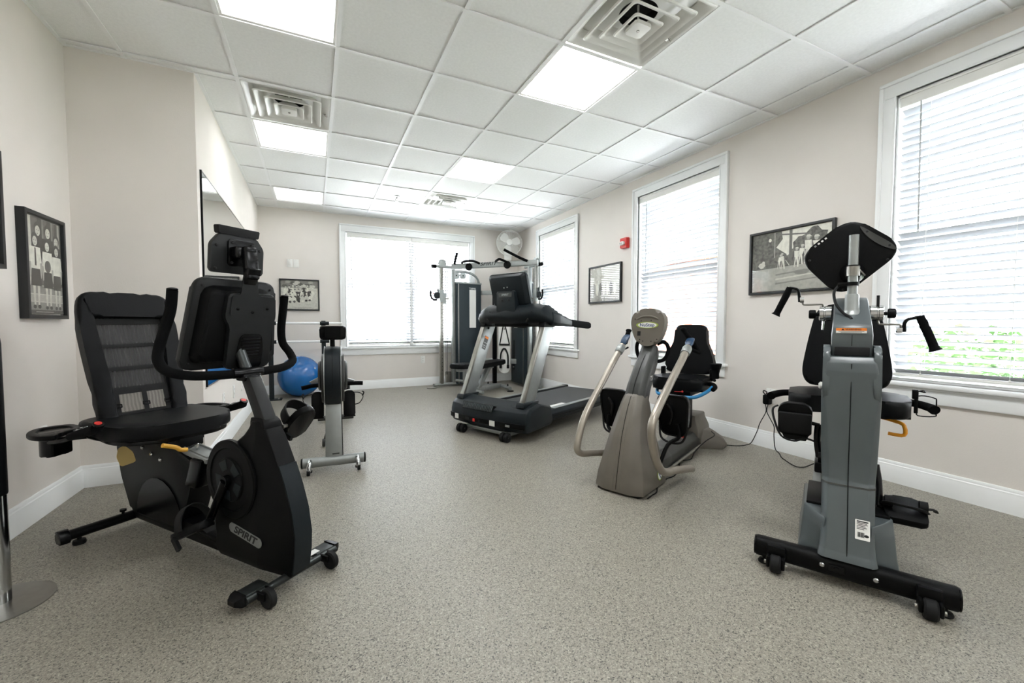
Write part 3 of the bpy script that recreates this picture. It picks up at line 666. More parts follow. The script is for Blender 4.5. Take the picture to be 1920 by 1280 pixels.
hb = [(0.221, 0.240, 1.134), (0.222, 0.224, 1.058), (0.232, 0.197, 0.981), (0.245, 0.188, 0.920), (0.260, 0.215, 0.874), (0.248, 0.250, 0.838), (0.187, 0.278, 0.817), (0.097, 0.300, 0.811), (0.04, 0.312, 0.811), (0, 0.315, 0.811)]
part('handlebar', G().tube(hb + [(-x, y, z) for x, y, z in hb[-2::-1]], 0.0175, 14, 6), FOAM, bk)
part('handlebar_clamp', G().tube([(0.055, 0.308, 0.813), (0, 0.317, 0.813), (-0.055, 0.308, 0.813)], 0.0215, 14, 4).box((0, 0.318, 0.795), (0.075, 0.06, 0.03), bev=0.01), BLACKG, bk)
for s in (1, -1): part('grip_cap', G().ball((s * 0.221, 0.240, 1.137), (0.036, 0.036, 0.014)), BLACKG, bk)
cb, ct = V((0, 0.185, 0.830)), V((0, 0.262, 1.190)); cu = (ct - cb).normalized(); mc = fm(cb, -X, cu)    # console plane, facing forward
cl = (ct - cb).length
trap = round_poly([(-0.192, 0.0), (0.192, 0.0), (0.158, cl), (-0.158, cl)], 0.045, 5)
cs = part('console', G().slab(trap, 0.030, mc, bev=0.010, z0=-0.02), BIKEC, bk)
def inset(p, k, cy): return [(x * k, cy + (y - cy) * k) for x, y in p]
part('console_back', G().slab(inset(trap, 0.86, cl / 2), 0.045, mc, bev=0.012, z0=0.006, taper=0.90), BLACK, cs)
part('vent_housing', G().slab(round_poly([(-0.055, 0.01), (0.125, 0.01), (0.120, 0.18), (0.132, 0.225), (0.120, 0.325), (-0.070, 0.325), (-0.078, 0.225), (-0.055, 0.19)], 0.02), 0.032, mc, bev=0.009, z0=0.042), BIKEC, cs)
rc = part('vent_recess', G().slab(round_poly([(-0.018, 0.012), (0.085, 0.012), (0.088, 0.10), (0.075, 0.158), (-0.008, 0.158), (-0.020, 0.10)], 0.02), 0.003, mc, z0=0.0735), BLACKG, cs)
for k in range(6):
    part('louvre', G().box((0.034, 0.150 - 0.014 * k - 0.012, 0.079), (0.074, 0.005, 0.006), mx=mc, bev=0.001), BLACK, rc)
part('screen', G().slab(inset(trap, 0.90, cl / 2), 0.002, mc, z0=-0.022), BLACKG, cs)
pl = part('bracket_plate', G().slab(round_poly([(-0.062, 0.235), (0.118, 0.235), (0.116, 0.315), (0.044, 0.318), (0.030, 0.40), (-0.024, 0.40), (-0.028, 0.318), (-0.060, 0.315)], 0.012), 0.004, mc, z0=0.0745), BIKEC, cs, 'flat steel plate bolted to the back')
for x_, y_ in ((-0.035, 0.262), (0.025, 0.25), (0.085, 0.266)):
    bolts(pl, [mc @ V((x_, y_, 0.078))], mc.to_3x3() @ Z, 0.006, BLACKG)
for x_, y_ in ((-0.135, cl - 0.03), (0.135, cl - 0.03), (-0.16, 0.03)):
    bolts(cs, [mc @ V((x_, y_, 0.009))], mc.to_3x3() @ Z, 0.005, DUCT)
# add-on tablet on its arm
tb = part('tablet_arm', G().loft([[mc @ V((x, y, z)) for x, z in ((-0.022, z0), (0.028, z0), (0.028, z1), (-0.022, z1))] for y, z0, z1 in ((0.36, 0.062, 0.078), (0.405, 0.066, 0.10), (0.43, 0.068, 0.105))], bev=0.004).box((-0.003, 0.345, 1.245), (0.050, 0.035, 0.115), rot=(6, 0, 0), bev=0.008).box((-0.003, 0.333, 1.305), (0.048, 0.05, 0.03), bev=0.01).box((0.015, 0.305, 1.295), (0.05, 0.05, 0.05), bev=0.012), BLACKG, bk)
mt = fm((0, 0.262, 1.290), V((-1, 0.0, 0.0)), V((0, 0.10, 1)))
oc = round_poly([(-0.104, -0.076), (0.104, -0.076), (0.104, 0.036), (0.068, 0.084), (-0.068, 0.084), (-0.104, 0.036)], 0.014, 4)
tb2 = part('tablet', G().slab(oc, 0.022, mt, bev=0.005, z0=-0.012), BIKEC, bk, 'black add-on display with a brush strip on top')
part('mount_plate', G().slab(rr(0.108, 0.108, 0.012), 0.007, mt @ MX.Translation((0.010, 0.008, 0)), z0=0.010, bev=0.003), BLACKG, tb2)
bolts(tb2, [mt @ V((x_, y_, 0.0165)) for x_, y_ in ((-0.03, 0.048), (0.05, 0.048), (-0.03, -0.032), (0.05, -0.032))], mt.to_3x3() @ Z, 0.0055, DUCT)
bolts(tb2, [mt @ V((x_, y_, 0.0095)) for x_, y_ in ((-0.085, 0.03), (0.087, 0.03), (-0.088, -0.06), (0.088, -0.06))], mt.to_3x3() @ Z, 0.006, DUCT)
part('brush_strip', G().slab(round_poly([(-0.078, 0.078), (0.078, 0.078), (0.082, 0.110), (-0.082, 0.110)], 0.004), 0.034, mt, z0=-0.02, bev=0.003), RUBBER, tb2)
part('screen', G().slab(inset(oc, 0.88, 0), 0.002, mt, z0=-0.0135), BLACKG, tb2)

# ---- upper and lower body trainer at the right, seen from the front
tr = thing('recumbent_trainer', 'slate grey arm and leg trainer with diamond console and hand cranks, at the right', 'exercise machine', (1.71, -1.28, 0), 117.5)
def octs(z, yf, yb, w, c, cy=None):
    cy = c if cy is None else cy
    return [V(p) for p in ((w - c, yf, z), (w, yf - cy, z), (w, yb, z), (-w, yb, z), (-w, yf - cy, z), (-(w - c), yf, z))]
fb = part('front_bar', G().slab(rr(0.070, 0.078, 0.026, 5), 0.60, fm((-0.30, -0.012, 0.068), Y, Z), bev=0.004), BLACK, tr)
for s in (1, -1):
    part('end_cap', G().slab(rr(0.066, 0.074, 0.026, 5), 0.006, fm((s * 0.3005 - (0.006 if s < 0 else 0), -0.012, 0.068), Y, Z), bev=0.002), BLACKG, fb)
    fk = part('wheel_fork', G().box((s * 0.225, 0.030, 0.075), (0.066, 0.028, 0.055), bev=0.008).box((s * 0.225 - 0.026, 0.045, 0.045), (0.012, 0.055, 0.045), bev=0.005).box((s * 0.225 + 0.026, 0.045, 0.045), (0.012, 0.055, 0.045), bev=0.005), BLACK, fb)
    part('transport_wheel', G().lathe([(0.01, -0.019), (0.030, -0.019), (0.035, -0.013), (0.035, 0.013), (0.030, 0.019), (0.01, 0.019)], ax((s * 0.225, 0.050, 0.035), X)), RUBBER, fk, 'dark grey rubber wheel')
    part('axle_bolt', G().lathe([(0.008, -0.04), (0.008, 0.04)], ax((s * 0.225, 0.050, 0.035), X), 12), STEEL, fk)
    part('levelling_foot', G().lathe([(0.020, 0), (0.022, 0.006), (0.018, 0.014), (0.006, 0.016), (0.006, 0.036)], MX.Translation((s * 0.272, -0.01, 0)), 16), RUBBER, fb)
bolts(fb, [(0.075, 0.024, 0.075), (-0.085, 0.024, 0.072)], Y, 0.009, CHROME)
part('power_socket', G().box((0.03, 0.026, 0.073), (0.05, 0.006, 0.026), bev=0.002).rod((0.03, 0.026, 0.073), (0.03, 0.036, 0.073), 0.008), BLACKG, fb)
# lower column
g = G().loft([octs(0.108, 0.030, -0.16, .092, .016), octs(0.135, 0.012, -0.16, .086, .018), octs(0.20, -0.012, -0.17, .082, .020), octs(0.36, -0.078, -0.19, .084, .020), octs(0.385, -0.092, -0.20, .0845, .022), octs(0.46, -0.100, -0.22, .089, .024),
              octs(0.60, -0.105, -0.24, .0925, .020), octs(0.70, -0.108, -0.25, .0945, .012), octs(0.728, -0.109, -0.25, .0945, .011), octs(0.738, -0.110, -0.25, .0895, .010), octs(0.82, -0.112, -0.25, .0885, .010), octs(0.855, -0.120, -0.25, .0865, .012), octs(0.880, -0.137, -0.25, .082, .014)], bev=0.004)
lc = part('lower_column', g, SLATE, tr)
for s in (1, -1):
    part('shoulder_cheek', G().slab([p.to_2d() for p in cat([(-0.115, 0.70, 0), (-0.125, 0.86, 0), (-0.150, 0.905, 0), (-0.20, 0.925, 0), (-0.30, 0.90, 0), (-0.32, 0.78, 0), (-0.28, 0.66, 0)], 5, True)], 0.024, fm((s * 0.0685 - (0.024 if s < 0 else 0), 0, 0), Y, Z), bev=0.008), SLATE, lc)
part('seam', G().tube([(0.0, 0.0165, 0.125), (0.0, -0.0105, 0.20), (0.0, -0.076, 0.36), (0.0, -0.0985, 0.46), (0.0, -0.1075, 0.70), (0.0, -0.1175, 0.853)], 0.0016, 6, 3), BLACK, lc)
part('belt_line', G().loft([octs(0.366, -0.0785, -0.19, .0850, .020), octs(0.372, -0.0805, -0.19, .0852, .020)]), CHAR, lc)
lb = part('rating_label', G().slab(rr(0.044, 0.072, 0.003), 0.001, fm((-0.045, -0.0222, 0.228), -X, V((0, -0.40, 0.9)))), PAPER, lc, 'white rating label with a bar code')
ml = fm((-0.045, -0.0211, 0.2285), -X, V((0, -0.40, 0.9)))
g = G()
for k, (w_, x_) in enumerate(((0.034, 0), (0.030, -.002), (0.032, -.001), (0.026, -.004), (0.03, -.002), (0.022, -.006))): g.box((x_, 0.030 - 0.0055 * k, 0.0004), (w_, 0.0022 if k else 0.004, 0.0005), mx=ml)
for k in range(8): g.box((-0.014 + 0.0026 * k, -0.018, 0.0004), (0.0012 + 0.0006 * (k % 3), 0.018, 0.0005), mx=ml)
g.slab(ell(0.014, 0.010, 16), 0.0005, ml @ MX.Translation((0.012, -0.020, 0)))
part('print', g, INK, lb)
# skirt and base cover
for s in (1, -1):
    part('skirt', G().loft([[V((s * x, y, z)) for x, y in ((.07, -.02), (xo, yf), (xo + .008, -.42), (.07, -.42))] for z, xo, yf in ((0.085, .158, -.055), (0.12, .152, -.075), (0.20, .146, -.115), (0.245, .142, -.150))], bev=0.006), SLATE, lc)
part('skirt_deck', G().box((0, -0.30, 0.248), (0.27, 0.30, 0.014), bev=0.005), BLACK, lc)
bs = part('base_beam', G().box((0, -0.62, 0.155), (0.245, 1.06, 0.13), bev=0.02).box((0, -0.85, 0.06), (0.10, 0.55, 0.07), bev=0.01), SLATE, tr)
part('slide_rail', G().box((0.104, -0.74, 0.232), (0.034, 0.78, 0.022), bev=0.003), SILVER, bs, 'bright aluminium rail'); part('slide_rail', G().box((-0.104, -0.74, 0.232), (0.034, 0.78, 0.022), bev=0.003), SILVER, bs, 'bright aluminium rail')
part('seat_slider', G().box((0, -0.70, 0.265), (0.235, 0.13, 0.06), bev=0.012).box((0, -0.70, 0.42), (0.09, 0.11, 0.28), bev=0.01), BLACK, tr)
part('rear_bar', G().slab(rr(0.07, 0.07, 0.024), 0.24, fm((-0.12, -1.12, 0.062), Y, Z), bev=0.004).rod((0.09, -1.12, 0), (0.09, -1.12, 0.04), 0.02).rod((-0.09, -1.12, 0), (-0.09, -1.12, 0.04), 0.02), BLACK, tr)
# neck
ngeo = G().loft([[V((w, a, z)), V((-w, a, z)), V((-w, b, zb)), V((w, b, zb))] for w, a, z, b, zb in ((.066, -.170, .86, -.40, .86), (.066, -.170, .97, -.42, .97), (.064, -.178, .998, -.43, 1.00), (.062, -.195, 1.015, -.44, 1.04), (.058, -.37, 1.118, -.47, 1.118), (.055, -.40, 1.130, -.46, 1.130))], bev=0.006)
nk = part('neck', ngeo, SLATE, tr)
part('neck_slot', G().box((0, -0.166, 0.900), (0.112, 0.012, 0.036), bev=0.003), DUCT, nk)
part('seam', G().box((0, -0.1702, 0.945), (0.0022, 0.002, 0.045)), BLACK, nk)
wl = part('warning_label', G().box((0.0035, -0.1695, 0.9795), (0.098, 0.0035, 0.010)), PAPER, nk, 'white strip under an orange WARNING band')
part('warning_band', G().box((0.0035, -0.1712, 0.9895), (0.098, 0.0055, 0.011)), ORANGE, wl, 'orange band lettered WARNING')
text('lettering', '\u25B2 WARNING', 0.0095, fwd((0.0035, -0.1682, 0.9895)), INK, wl, 1.1)
g = G()
for k in range(2): g.box((0.0035, -0.1676, 0.982 - 0.0042 * k), (0.082 - 0.014 * k, 0.0006, 0.0016))
part('print', g, INK, wl)
# console post
pt = part('console_post', G().rod((0, -0.295, 1.03), (0, -0.295, 1.392), 0.0175, 20), SILVER, tr, 'round silver console post')
part('post_flange', G().lathe([(0.044, 1.025), (0.042, 1.052), (0.030, 1.065), (0.026, 1.075), (0.024, 1.135), (0.022, 1.14), (0.0175, 1.14)], MX.Translation((0, -0.295, 0)), 24), SILVER, pt)
part('clamp_collar', G().lathe([(0.0235, 1.218), (0.0235, 1.258), (0.0175, 1.26)], MX.Translation((0, -0.295, 0)), 24), STEEL, pt)
part('clamp_ring', G().lathe([(0.022, 1.258), (0.022, 1.264)], MX.Translation((0, -0.295, 0)), 24).lathe([(0.022, 1.176), (0.022, 1.192)], MX.Translation((0, -0.295, 0)), 24).box((0.035, -0.295, 1.184), (0.03, 0.018, 0.014), bev=0.003), BLACK, pt)
part('clamp_lever', G().rod((-0.02, -0.30, 1.245), (-0.040, -0.33, 1.222), 0.0045, 8), STEEL, pt)
part('cable', G().tube([(0.045, -0.30, 1.182), (0.062, -0.28, 1.15), (0.055, -0.262, 1.10), (0.030, -0.248, 1.06), (0.008, -0.236, 1.042), (0.002, -0.225, 1.032)], 0.0055, 10, 6), RUBBER, pt)
hd2 = [(-0.205, 1.321), (-0.012, 1.490), (0.176, 1.332), (-0.038, 1.126)]
mh = MX.Translation((0, -0.36, 0)) @ fm((0, 0, 0), -X, Z)
dia = round_poly(hd2, 0.085, 8)
hd = part('console', G().slab(dia, 0.030, MX.Translation((0, -0.030, 0)) @ mh, bev=0.011, seg=3), BLACK, tr, 'black rounded diamond console tilted on its corner')
cxh, cyh = sum(p[0] for p in dia) / len(dia), sum(p[1] for p in dia) / len(dia)
part('screen', G().slab(inset([(x - cxh, y - cyh) for x, y in dia], 0.86, 0), 0.002, MX.Translation((0, -0.0325, 0)) @ mh @ MX.Translation((cxh, cyh, 0))), BLACKG, hd)
part('back_hub', G().lathe([(0.045, 0), (0.045, 0.02), (0.03, 0.05)], ax((0.0, -0.362, 1.235), Y), 24), BLACKG, hd)
part('edge_flare', G().slab([p.to_2d() for p in cat([(0.022, 1.438, 0), (0.075, 1.396, 0), (0.128, 1.350, 0), (0.138, 1.326, 0), (0.095, 1.346, 0), (0.045, 1.392, 0)], 4, True)], 0.004, mh), CHAR, hd)
for k in range(4): part('port', G().box((-0.135 + 0.0125 * k, 1.368 + 0.0105 * k, 0.001), (0.008, 0.007, 0.002), rot=(0, 0, 40), mx=mh), PAPER if k else SILVER, hd, 'small pale port')
bolts(hd, [mh @ V((x_, y_, 0.0)) for x_, y_ in ((0.045, 1.412), (0.120, 1.345), (0.115, 1.285), (-0.03, 1.165), (-0.155, 1.305))], Y, 0.0055, DUCT)
# crank hubs and hand cranks
for s in (1, -1):
    hbx = part('crank_hub', G().lathe([(0.028, 0), (0.034, 0.003), (0.034, 0.024), (0.030, 0.026), (0.030, 0.030), (0.034, 0.032), (0.034, 0.046), (0.026, 0.048)], ax((s * 0.066, -0.42, 1.060), (s, 0, 0)), 28), CHROME, tr, 'ribbed chrome hub')
    part('knob', G().lathe([(0.008, 0), (0.008, 0.012), (0.019, 0.013), (0.021, 0.018), (0.021, 0.036), (0.017, 0.040)], ax((s * 0.114, -0.42, 1.058), (s, 0, 0)), 18), BLACK, hbx)
    part('crank_pin', G().rod((s * 0.098, -0.42, 1.025), (s * 0.100, -0.42, 0.985), 0.0045, 10) if s > 0 else G().rod((s * 0.094, -0.42, 1.09), (s * 0.094, -0.42, 1.138), 0.0055, 10), CHROME if s > 0 else RUBBER, hbx)
part('hand_crank', G().tube([(0.100, -0.42, 1.088), (0.102, -0.42, 1.101), (0.112, -0.42, 1.104), (0.165, -0.42, 1.104), (0.178, -0.42, 1.108), (0.182, -0.42, 1.132)], 0.0042, 8, 3), STEEL, tr)
ck = part('crank_handle', G().tube([(0.191, -0.42, 1.118), (0.194, -0.42, 1.150), (0.200, -0.42, 1.176), (0.218, -0.42, 1.185), (0.234, -0.42, 1.186)], 0.0055, 8, 4, rs=[0.007, 0.007, 0.006, 0.006, 0.008]), BLACK, tr)
part('joint', G().lathe([(0.014, -0.008), (0.014, 0.008)], ax((0.182, -0.42, 1.128), X), 16), CHROME, ck)
part('hand_grip', G().tube([(0.232, -0.42, 1.190), (0.247, -0.42, 1.150), (0.266, -0.42, 1.106), (0.282, -0.42, 1.068), (0.288, -0.42, 1.056)], 0.015, 14, 4, rs=[0.013, 0.0155, 0.0145, 0.0145, 0.021]), FOAM, ck)
part('hand_crank', G().tube([(-0.095, -0.42, 1.03), (-0.098, -0.42, 1.014), (-0.108, -0.42, 1.011), (-0.158, -0.42, 1.010), (-0.170, -0.42, 1.006), (-0.172, -0.42, 0.985)], 0.0042, 8, 3), STEEL, tr)
ck = part('crank_handle', G().tube([(-0.182, -0.42, 0.978), (-0.182, -0.42, 1.012), (-0.190, -0.42, 1.030), (-0.210, -0.42, 1.038), (-0.232, -0.42, 1.041)], 0.0055, 8, 4, rs=[0.008, 0.007, 0.006, 0.006, 0.008]), BLACK, tr)
part('joint', G().box((-0.166, -0.42, 0.985), (0.022, 0.018, 0.022), bev=0.004), CHROME, ck)
part('hand_grip', G().tube([(-0.229, -0.42, 1.046), (-0.243, -0.42, 1.006), (-0.260, -0.42, 0.960), (-0.274, -0.42, 0.918), (-0.280, -0.42, 0.902)], 0.016, 14, 4, rs=[0.0135, 0.016, 0.0155, 0.016, 0.023]), FOAM, ck)
# seat, back rest, arms
sm = [(-0.10, -0.52), (-0.17, -0.50), (-0.225, -0.54), (-0.238, -0.68), (-0.215, -0.86), (0, -0.90), (0.215, -0.86), (0.238, -0.68), (0.225, -0.54), (0.17, -0.50), (0.10, -0.52), (0.0, -0.56)]
part('seat', G().slab([p.to_2d() for p in cat([(x, y, 0) for x, y in sm], 4, True)], 0.082, MX.Translation((0, 0, 0.578)), bev=0.022, seg=3), VINYL, tr)
bm_ = fm((0, -0.85, 0.67), -X, V((0, -0.12, 1)))
part('back_rest', G().slab([p.to_2d() for p in cat([(-0.10, 0.0, 0), (-0.165, 0.015, 0), (-0.188, 0.075, 0), (-0.178, 0.18, 0), (-0.150, 0.34, 0), (-0.125, 0.42, 0), (-0.06, 0.45, 0), (0.06, 0.45, 0), (0.125, 0.42, 0), (0.150, 0.34, 0), (0.178, 0.18, 0), (0.188, 0.075, 0), (0.165, 0.015, 0), (0.10, 0.0, 0)], 4, True)], 0.065, bm_, bev=0.02, seg=3, z0=-0.03), VINYL, tr)
part('back_bracket', G().box((0.06, -0.83, 0.655), (0.05, 0.05, 0.10), bev=0.01).box((0, -0.90, 0.70), (0.08, 0.03, 0.25), bev=0.006), BLACK, tr)
part('recline_knob', G().lathe([(0.012, 0), (0.02, 0.006), (0.022, 0.02), (0.012, 0.028)], ax((0.085, -0.82, 0.675), X), 16), PAPER, tr, 'pale grey knob')
for s in (1, -1):
    am = part('arm_rest', G().tube([(s * 0.16, -0.74, 0.570), (s * 0.225, -0.74, 0.630), (s * 0.265, -0.72, 0.632), (s * 0.30, -0.68, 0.628)], 0.014, 12, 5), BLACKG, tr)
    part('grip', G().tube([(s * 0.235, -0.735, 0.634), (s * 0.27, -0.715, 0.632), (s * 0.305, -0.67, 0.626), (s * 0.318, -0.64, 0.620)], 0.018, 14, 4, rs=[0.017, 0.0175, 0.019, 0.0215]), FOAM, am)
cg = part('bottle_cage', G().box((-0.258, -0.69, 0.68), (0.022, 0.018, 0.045), bev=0.004).box((-0.262, -0.69, 0.625), (0.014, 0.012, 0.07), bev=0.003).tube([(-0.252, -0.69, 0.70), (-0.250, -0.66, 0.702), (-0.285, -0.645, 0.698), (-0.286, -0.69, 0.70), (-0.262, -0.70, 0.692)], 0.003, 8, 4), BLACK, tr)
part('wire', G().tube([(-0.262, -0.69, 0.672), (-0.29, -0.69, 0.676), (-0.325, -0.69, 0.668), (-0.330, -0.69, 0.655), (-0.330, -0.69, 0.600), (-0.326, -0.69, 0.584), (-0.270, -0.69, 0.580), (-0.266, -0.69, 0.60)], 0.0026, 8, 3), BLACK, cg)
part('swivel_lever', G().tube([(-0.06, -0.70, 0.562), (-0.13, -0.70, 0.556), (-0.205, -0.68, 0.540), (-0.222, -0.67, 0.528), (-0.226, -0.66, 0.495), (-0.212, -0.66, 0.482), (-0.165, -0.66, 0.486)], 0.0085, 10, 2), AMBER, tr, 'bent amber yellow lever')
# pedals
for s, pc, tl, ar in ((1, V((0.19, -0.28, 0.575)), V((0, 0.22, 1)), V((0.098, -0.28, 0.56))), (-1, V((-0.185, -0.24, 0.262)), V((0, -1, 0.30)), V((-0.100, -0.24, 0.265)))):
    cc = V((s * 0.092, -0.30, 0.415))
    ca = part('pedal_crank', G().tube([cc, (cc + ar) / 2 + X * s * 0.010, ar + X * s * 0.004], 0.014, 12, 4, rs=[0.018, 0.013, 0.014]).rod(cc - X * s * 0.02, cc + X * s * 0.008, 0.03), BLACKG, tr)
    mp = fm(pc, -X, tl)
    pd = part('pedal', G().slab(round_poly([(-0.062, -0.075), (0.062, -0.075), (0.066, 0.05), (0.045, 0.080), (-0.045, 0.080), (-0.066, 0.05)], 0.02), 0.026, mp, bev=0.006, z0=-0.013).rod(ar, pc, 0.008), BLACK, tr)
    if s > 0:
        part('heel_cup', G().loft([[mp @ V((x * k, y, z)) for x, y, z in ((-.06, y0, -.03), (.06, y0, -.03), (.06, y0, -.05), (-.06, y0, -.05))] for k, y0 in ((1.0, .05), (1.06, -.02), (1.02, -.07), (0.7, -.12))], bev=0.004).box((0, -0.01, 0.022), (0.128, 0.10, 0.02), mx=mp, bev=0.008), RUBBER, pd)
        part('foot_strap', G().tube([mp @ V((-0.065, 0.06, 0)), mp @ V((-0.085, 0.045, 0.01)), mp @ V((-0.078, 0.0, 0.03)), mp @ V((-0.05, -0.075, 0.035)), mp @ V((0.0, -0.095, 0.03)), mp @ V((0.04, -0.085, 0.01)), mp @ V((0.075, -0.098, 0.0))], 0.008, 8, 5, flat=0.5), STRAP, pd)
    else:
        part('heel_plate', G().box((0, 0.068, -0.045), (0.118, 0.008, 0.085), bev=0.003, mx=mp), BLACKG, pd)
        part('foot_strap', G().tube([mp @ V((-0.062, 0.0, 0.012)), mp @ V((-0.062, -0.02, 0.040)), mp @ V((-0.02, -0.03, 0.046)), mp @ V((0.04, -0.03, 0.040)), mp @ V((0.064, -0.01, 0.014))], 0.010, 8, 5, flat=0.4), STRAP, pd)
        for x_ in (-0.05, 0.052): part('strap_roller', G().lathe([(0.009, -0.010), (0.021, -0.012), (0.021, 0.012), (0.009, 0.010)], ax(mp @ V((x_, 0.0, 0.035)), X), 18), RUBBER, pd)
        part('strap_tail', G().tube([mp @ V((0.064, 0.03, 0.005)), mp @ V((0.09, 0.045, 0.0)), mp @ V((0.098, 0.06, -0.02))], 0.009, 8, 4, flat=0.4), STRAP, pd)

# ---- seated stepper in the middle of the right side
ns = thing('seated_stepper', 'taupe seated cross trainer with bent arms, egg-shaped head and high-backed seat', 'exercise machine', (1.497, -0.198, 0), 113.2)
def taper(z, yf, yb, wf, wb):
    c = 0.35
    return [V(p) for p in ((wf * 0.55, yf, z), (wf, yf - 0.035, z), (wb, yb, z), (-wb, yb, z), (-wf, yf - 0.035, z), (-wf * 0.55, yf, z))]
g = G().loft([taper(0.012, .018, -.36, .158, .158), taper(0.10, .004, -.345, .150, .146), taper(0.22, -.022, -.32, .124, .128), taper(0.33, -.052, -.29, .102, .112), taper(0.44, -.098, -.27, .082, .095), taper(0.52, -.142, -.27, .071, .080), taper(0.560, -.170, -.265, .064, .070), taper(0.575, -.186, -.26, .054, .058)], bev=0.007)
fsr = part('front_shroud', g, TAUPE, ns)
part('centre_ridge', G().loft([[V((x, y + d, z)) for x, d in ((.045, -.02), (.020, .010), (-.020, .010), (-.045, -.02))] for y, z in ((.010, .03), (-.004, .11), (-.030, .22), (-.060, .33), (-.106, .44), (-.150, .52), (-.182, .565))], bev=0.003), TAUPE, fsr)
part('seam', G().tube([(0, .0215, .03), (0, .0065, .11), (0, -.0195, .22), (0, -.0495, .33), (0, -.0955, .44), (0, -.1395, .52), (0, -.1715, .565)], 0.0016, 6, 3), BLACK, fsr)
part('foot_skid', G().box((0, -0.17, 0.008), (0.27, 0.33, 0.016), bev=0.005), RUBBER, fsr)
for s in (1, -1):
    mb_ = fm((s * 0.1515, -0.26, 0.078), V((0, s, 0)), V((-s * 0.12, 0, 1)))
    bd = part('side_badge', G().slab(ell(0.060, 0.062, 28), 0.002, mb_), PAPER, fsr, 'small oval badge lettered NuStep')
    part('badge_ring', G().ring(ell(0.062, 0.064, 28), ell(0.053, 0.054, 28), 0.0026, mb_), GREENP, bd)
    text('lettering', 'NuStep', 0.018, mb_ @ MX.Translation((0, 0, 0.0024)) @ MX.Rotation(0.9 * s, 4, 'Z'), INKB, bd)
def nsec(y, z, w, d):
    t = V((0, -0.62, 0.78)); nrm = V((0, 0.78, 0.62))
    c = V((0, y, z))
    return [c + X * a * w + nrm * b * d for a, b in ((.55, 0), (1, -.30), (1, -1), (-1, -1), (-1, -.30), (-.55, 0))]
nk2 = part('neck', G().loft([nsec(-.170, .535, .070, .115), nsec(-.225, .640, .0655, .105), nsec(-.300, .735, .0625, .095), nsec(-.372, .808, .0600, .085), nsec(-.405, .850, .0575, .070), nsec(-.418, .885, .052, .055)], bev=0.007), CHAR, ns, 'dark curved upper neck')
part('seam', G().tube([(0, -.1685, .540), (0, -.2235, .642), (0, -.2985, .737), (0, -.3705, .81)], 0.0016, 6, 3), BLACK, nk2)
for s in (1, -1):
    mt5 = fm((s * 0.0655, -0.318, 0.665), V((0, s, 0)), Z)
    text('lettering', 'T5', 0.042, mt5, PAPER, nk2, 0.7, 0.3)
# head
egg = [p.to_2d() for p in cat([(0, 0.118, 0), (0.065, 0.108, 0), (0.104, 0.070, 0), (0.113, 0.015, 0), (0.094, -0.060, 0), (0.058, -0.112, 0), (0, -0.130, 0), (-0.058, -0.112, 0), (-0.094, -0.060, 0), (-0.113, 0.015, 0), (-0.104, 0.070, 0), (-0.065, 0.108, 0)], 4, True)]
mhd = fm((0, -0.425, 0.995), -X, V((0, -0.06, 1)))
he = part('head', G().slab(egg, 0.060, mhd, bev=0.020, seg=4, z0=-0.030), TAUPE, ns, 'egg-shaped taupe console back')
part('brow', G().tube([mhd @ V((-0.075, 0.045, 0.029)), mhd @ V((-0.04, 0.062, 0.031)), mhd @ V((0, 0.067, 0.032)), mhd @ V((0.04, 0.062, 0.031)), mhd @ V((0.075, 0.045, 0.029))], 0.006, 8, 5), TAUPE, he)
bd = part('name_badge', G().slab(ell(0.148, 0.040, 32), 0.002, mhd @ MX.Translation((0, 0.008, 0.0298))), PAPER, he, 'white oval badge lettered NuStep')
part('badge_ring', G().ring(ell(0.152, 0.043, 32), ell(0.128, 0.035, 32), 0.0026, mhd @ MX.Translation((0, 0.008, 0.0298))), GREENP, bd)
text('lettering', 'NuStep', 0.029, mhd @ MX.Translation((0, 0.008, 0.0325)), INKB, bd, 1.15)
part('port', G().box((-0.055, -0.048, 0.0295), (0.022, 0.030, 0.003), mx=mhd), DUCT, he)
bolts(he, [mhd @ V((x_, y_, 0.0295)) for x_, y_ in ((-0.086, 0.048), (0.072, 0.05), (-0.042, 0.036), (0.026, 0.038), (-0.048, -0.088), (0.068, -0.085), (-0.026, -0.098), (0.030, -0.098))], Y, 0.0035, DUCT)
part('screen', G().slab([(x * .8, y * .8) for x, y in egg], 0.003, mhd, z0=-0.033), BLACKG, he)
for s in (1, -1):
    part('side_loop', G().tube([(s * 0.050, -0.44, 0.878), (s * 0.085, -0.46, 0.895), (s * 0.108, -0.48, 0.862), (s * 0.105, -0.48, 0.815), (s * 0.082, -0.47, 0.775), (s * 0.050, -0.43, 0.765)], 0.0125, 12, 6), FOAM, ns)
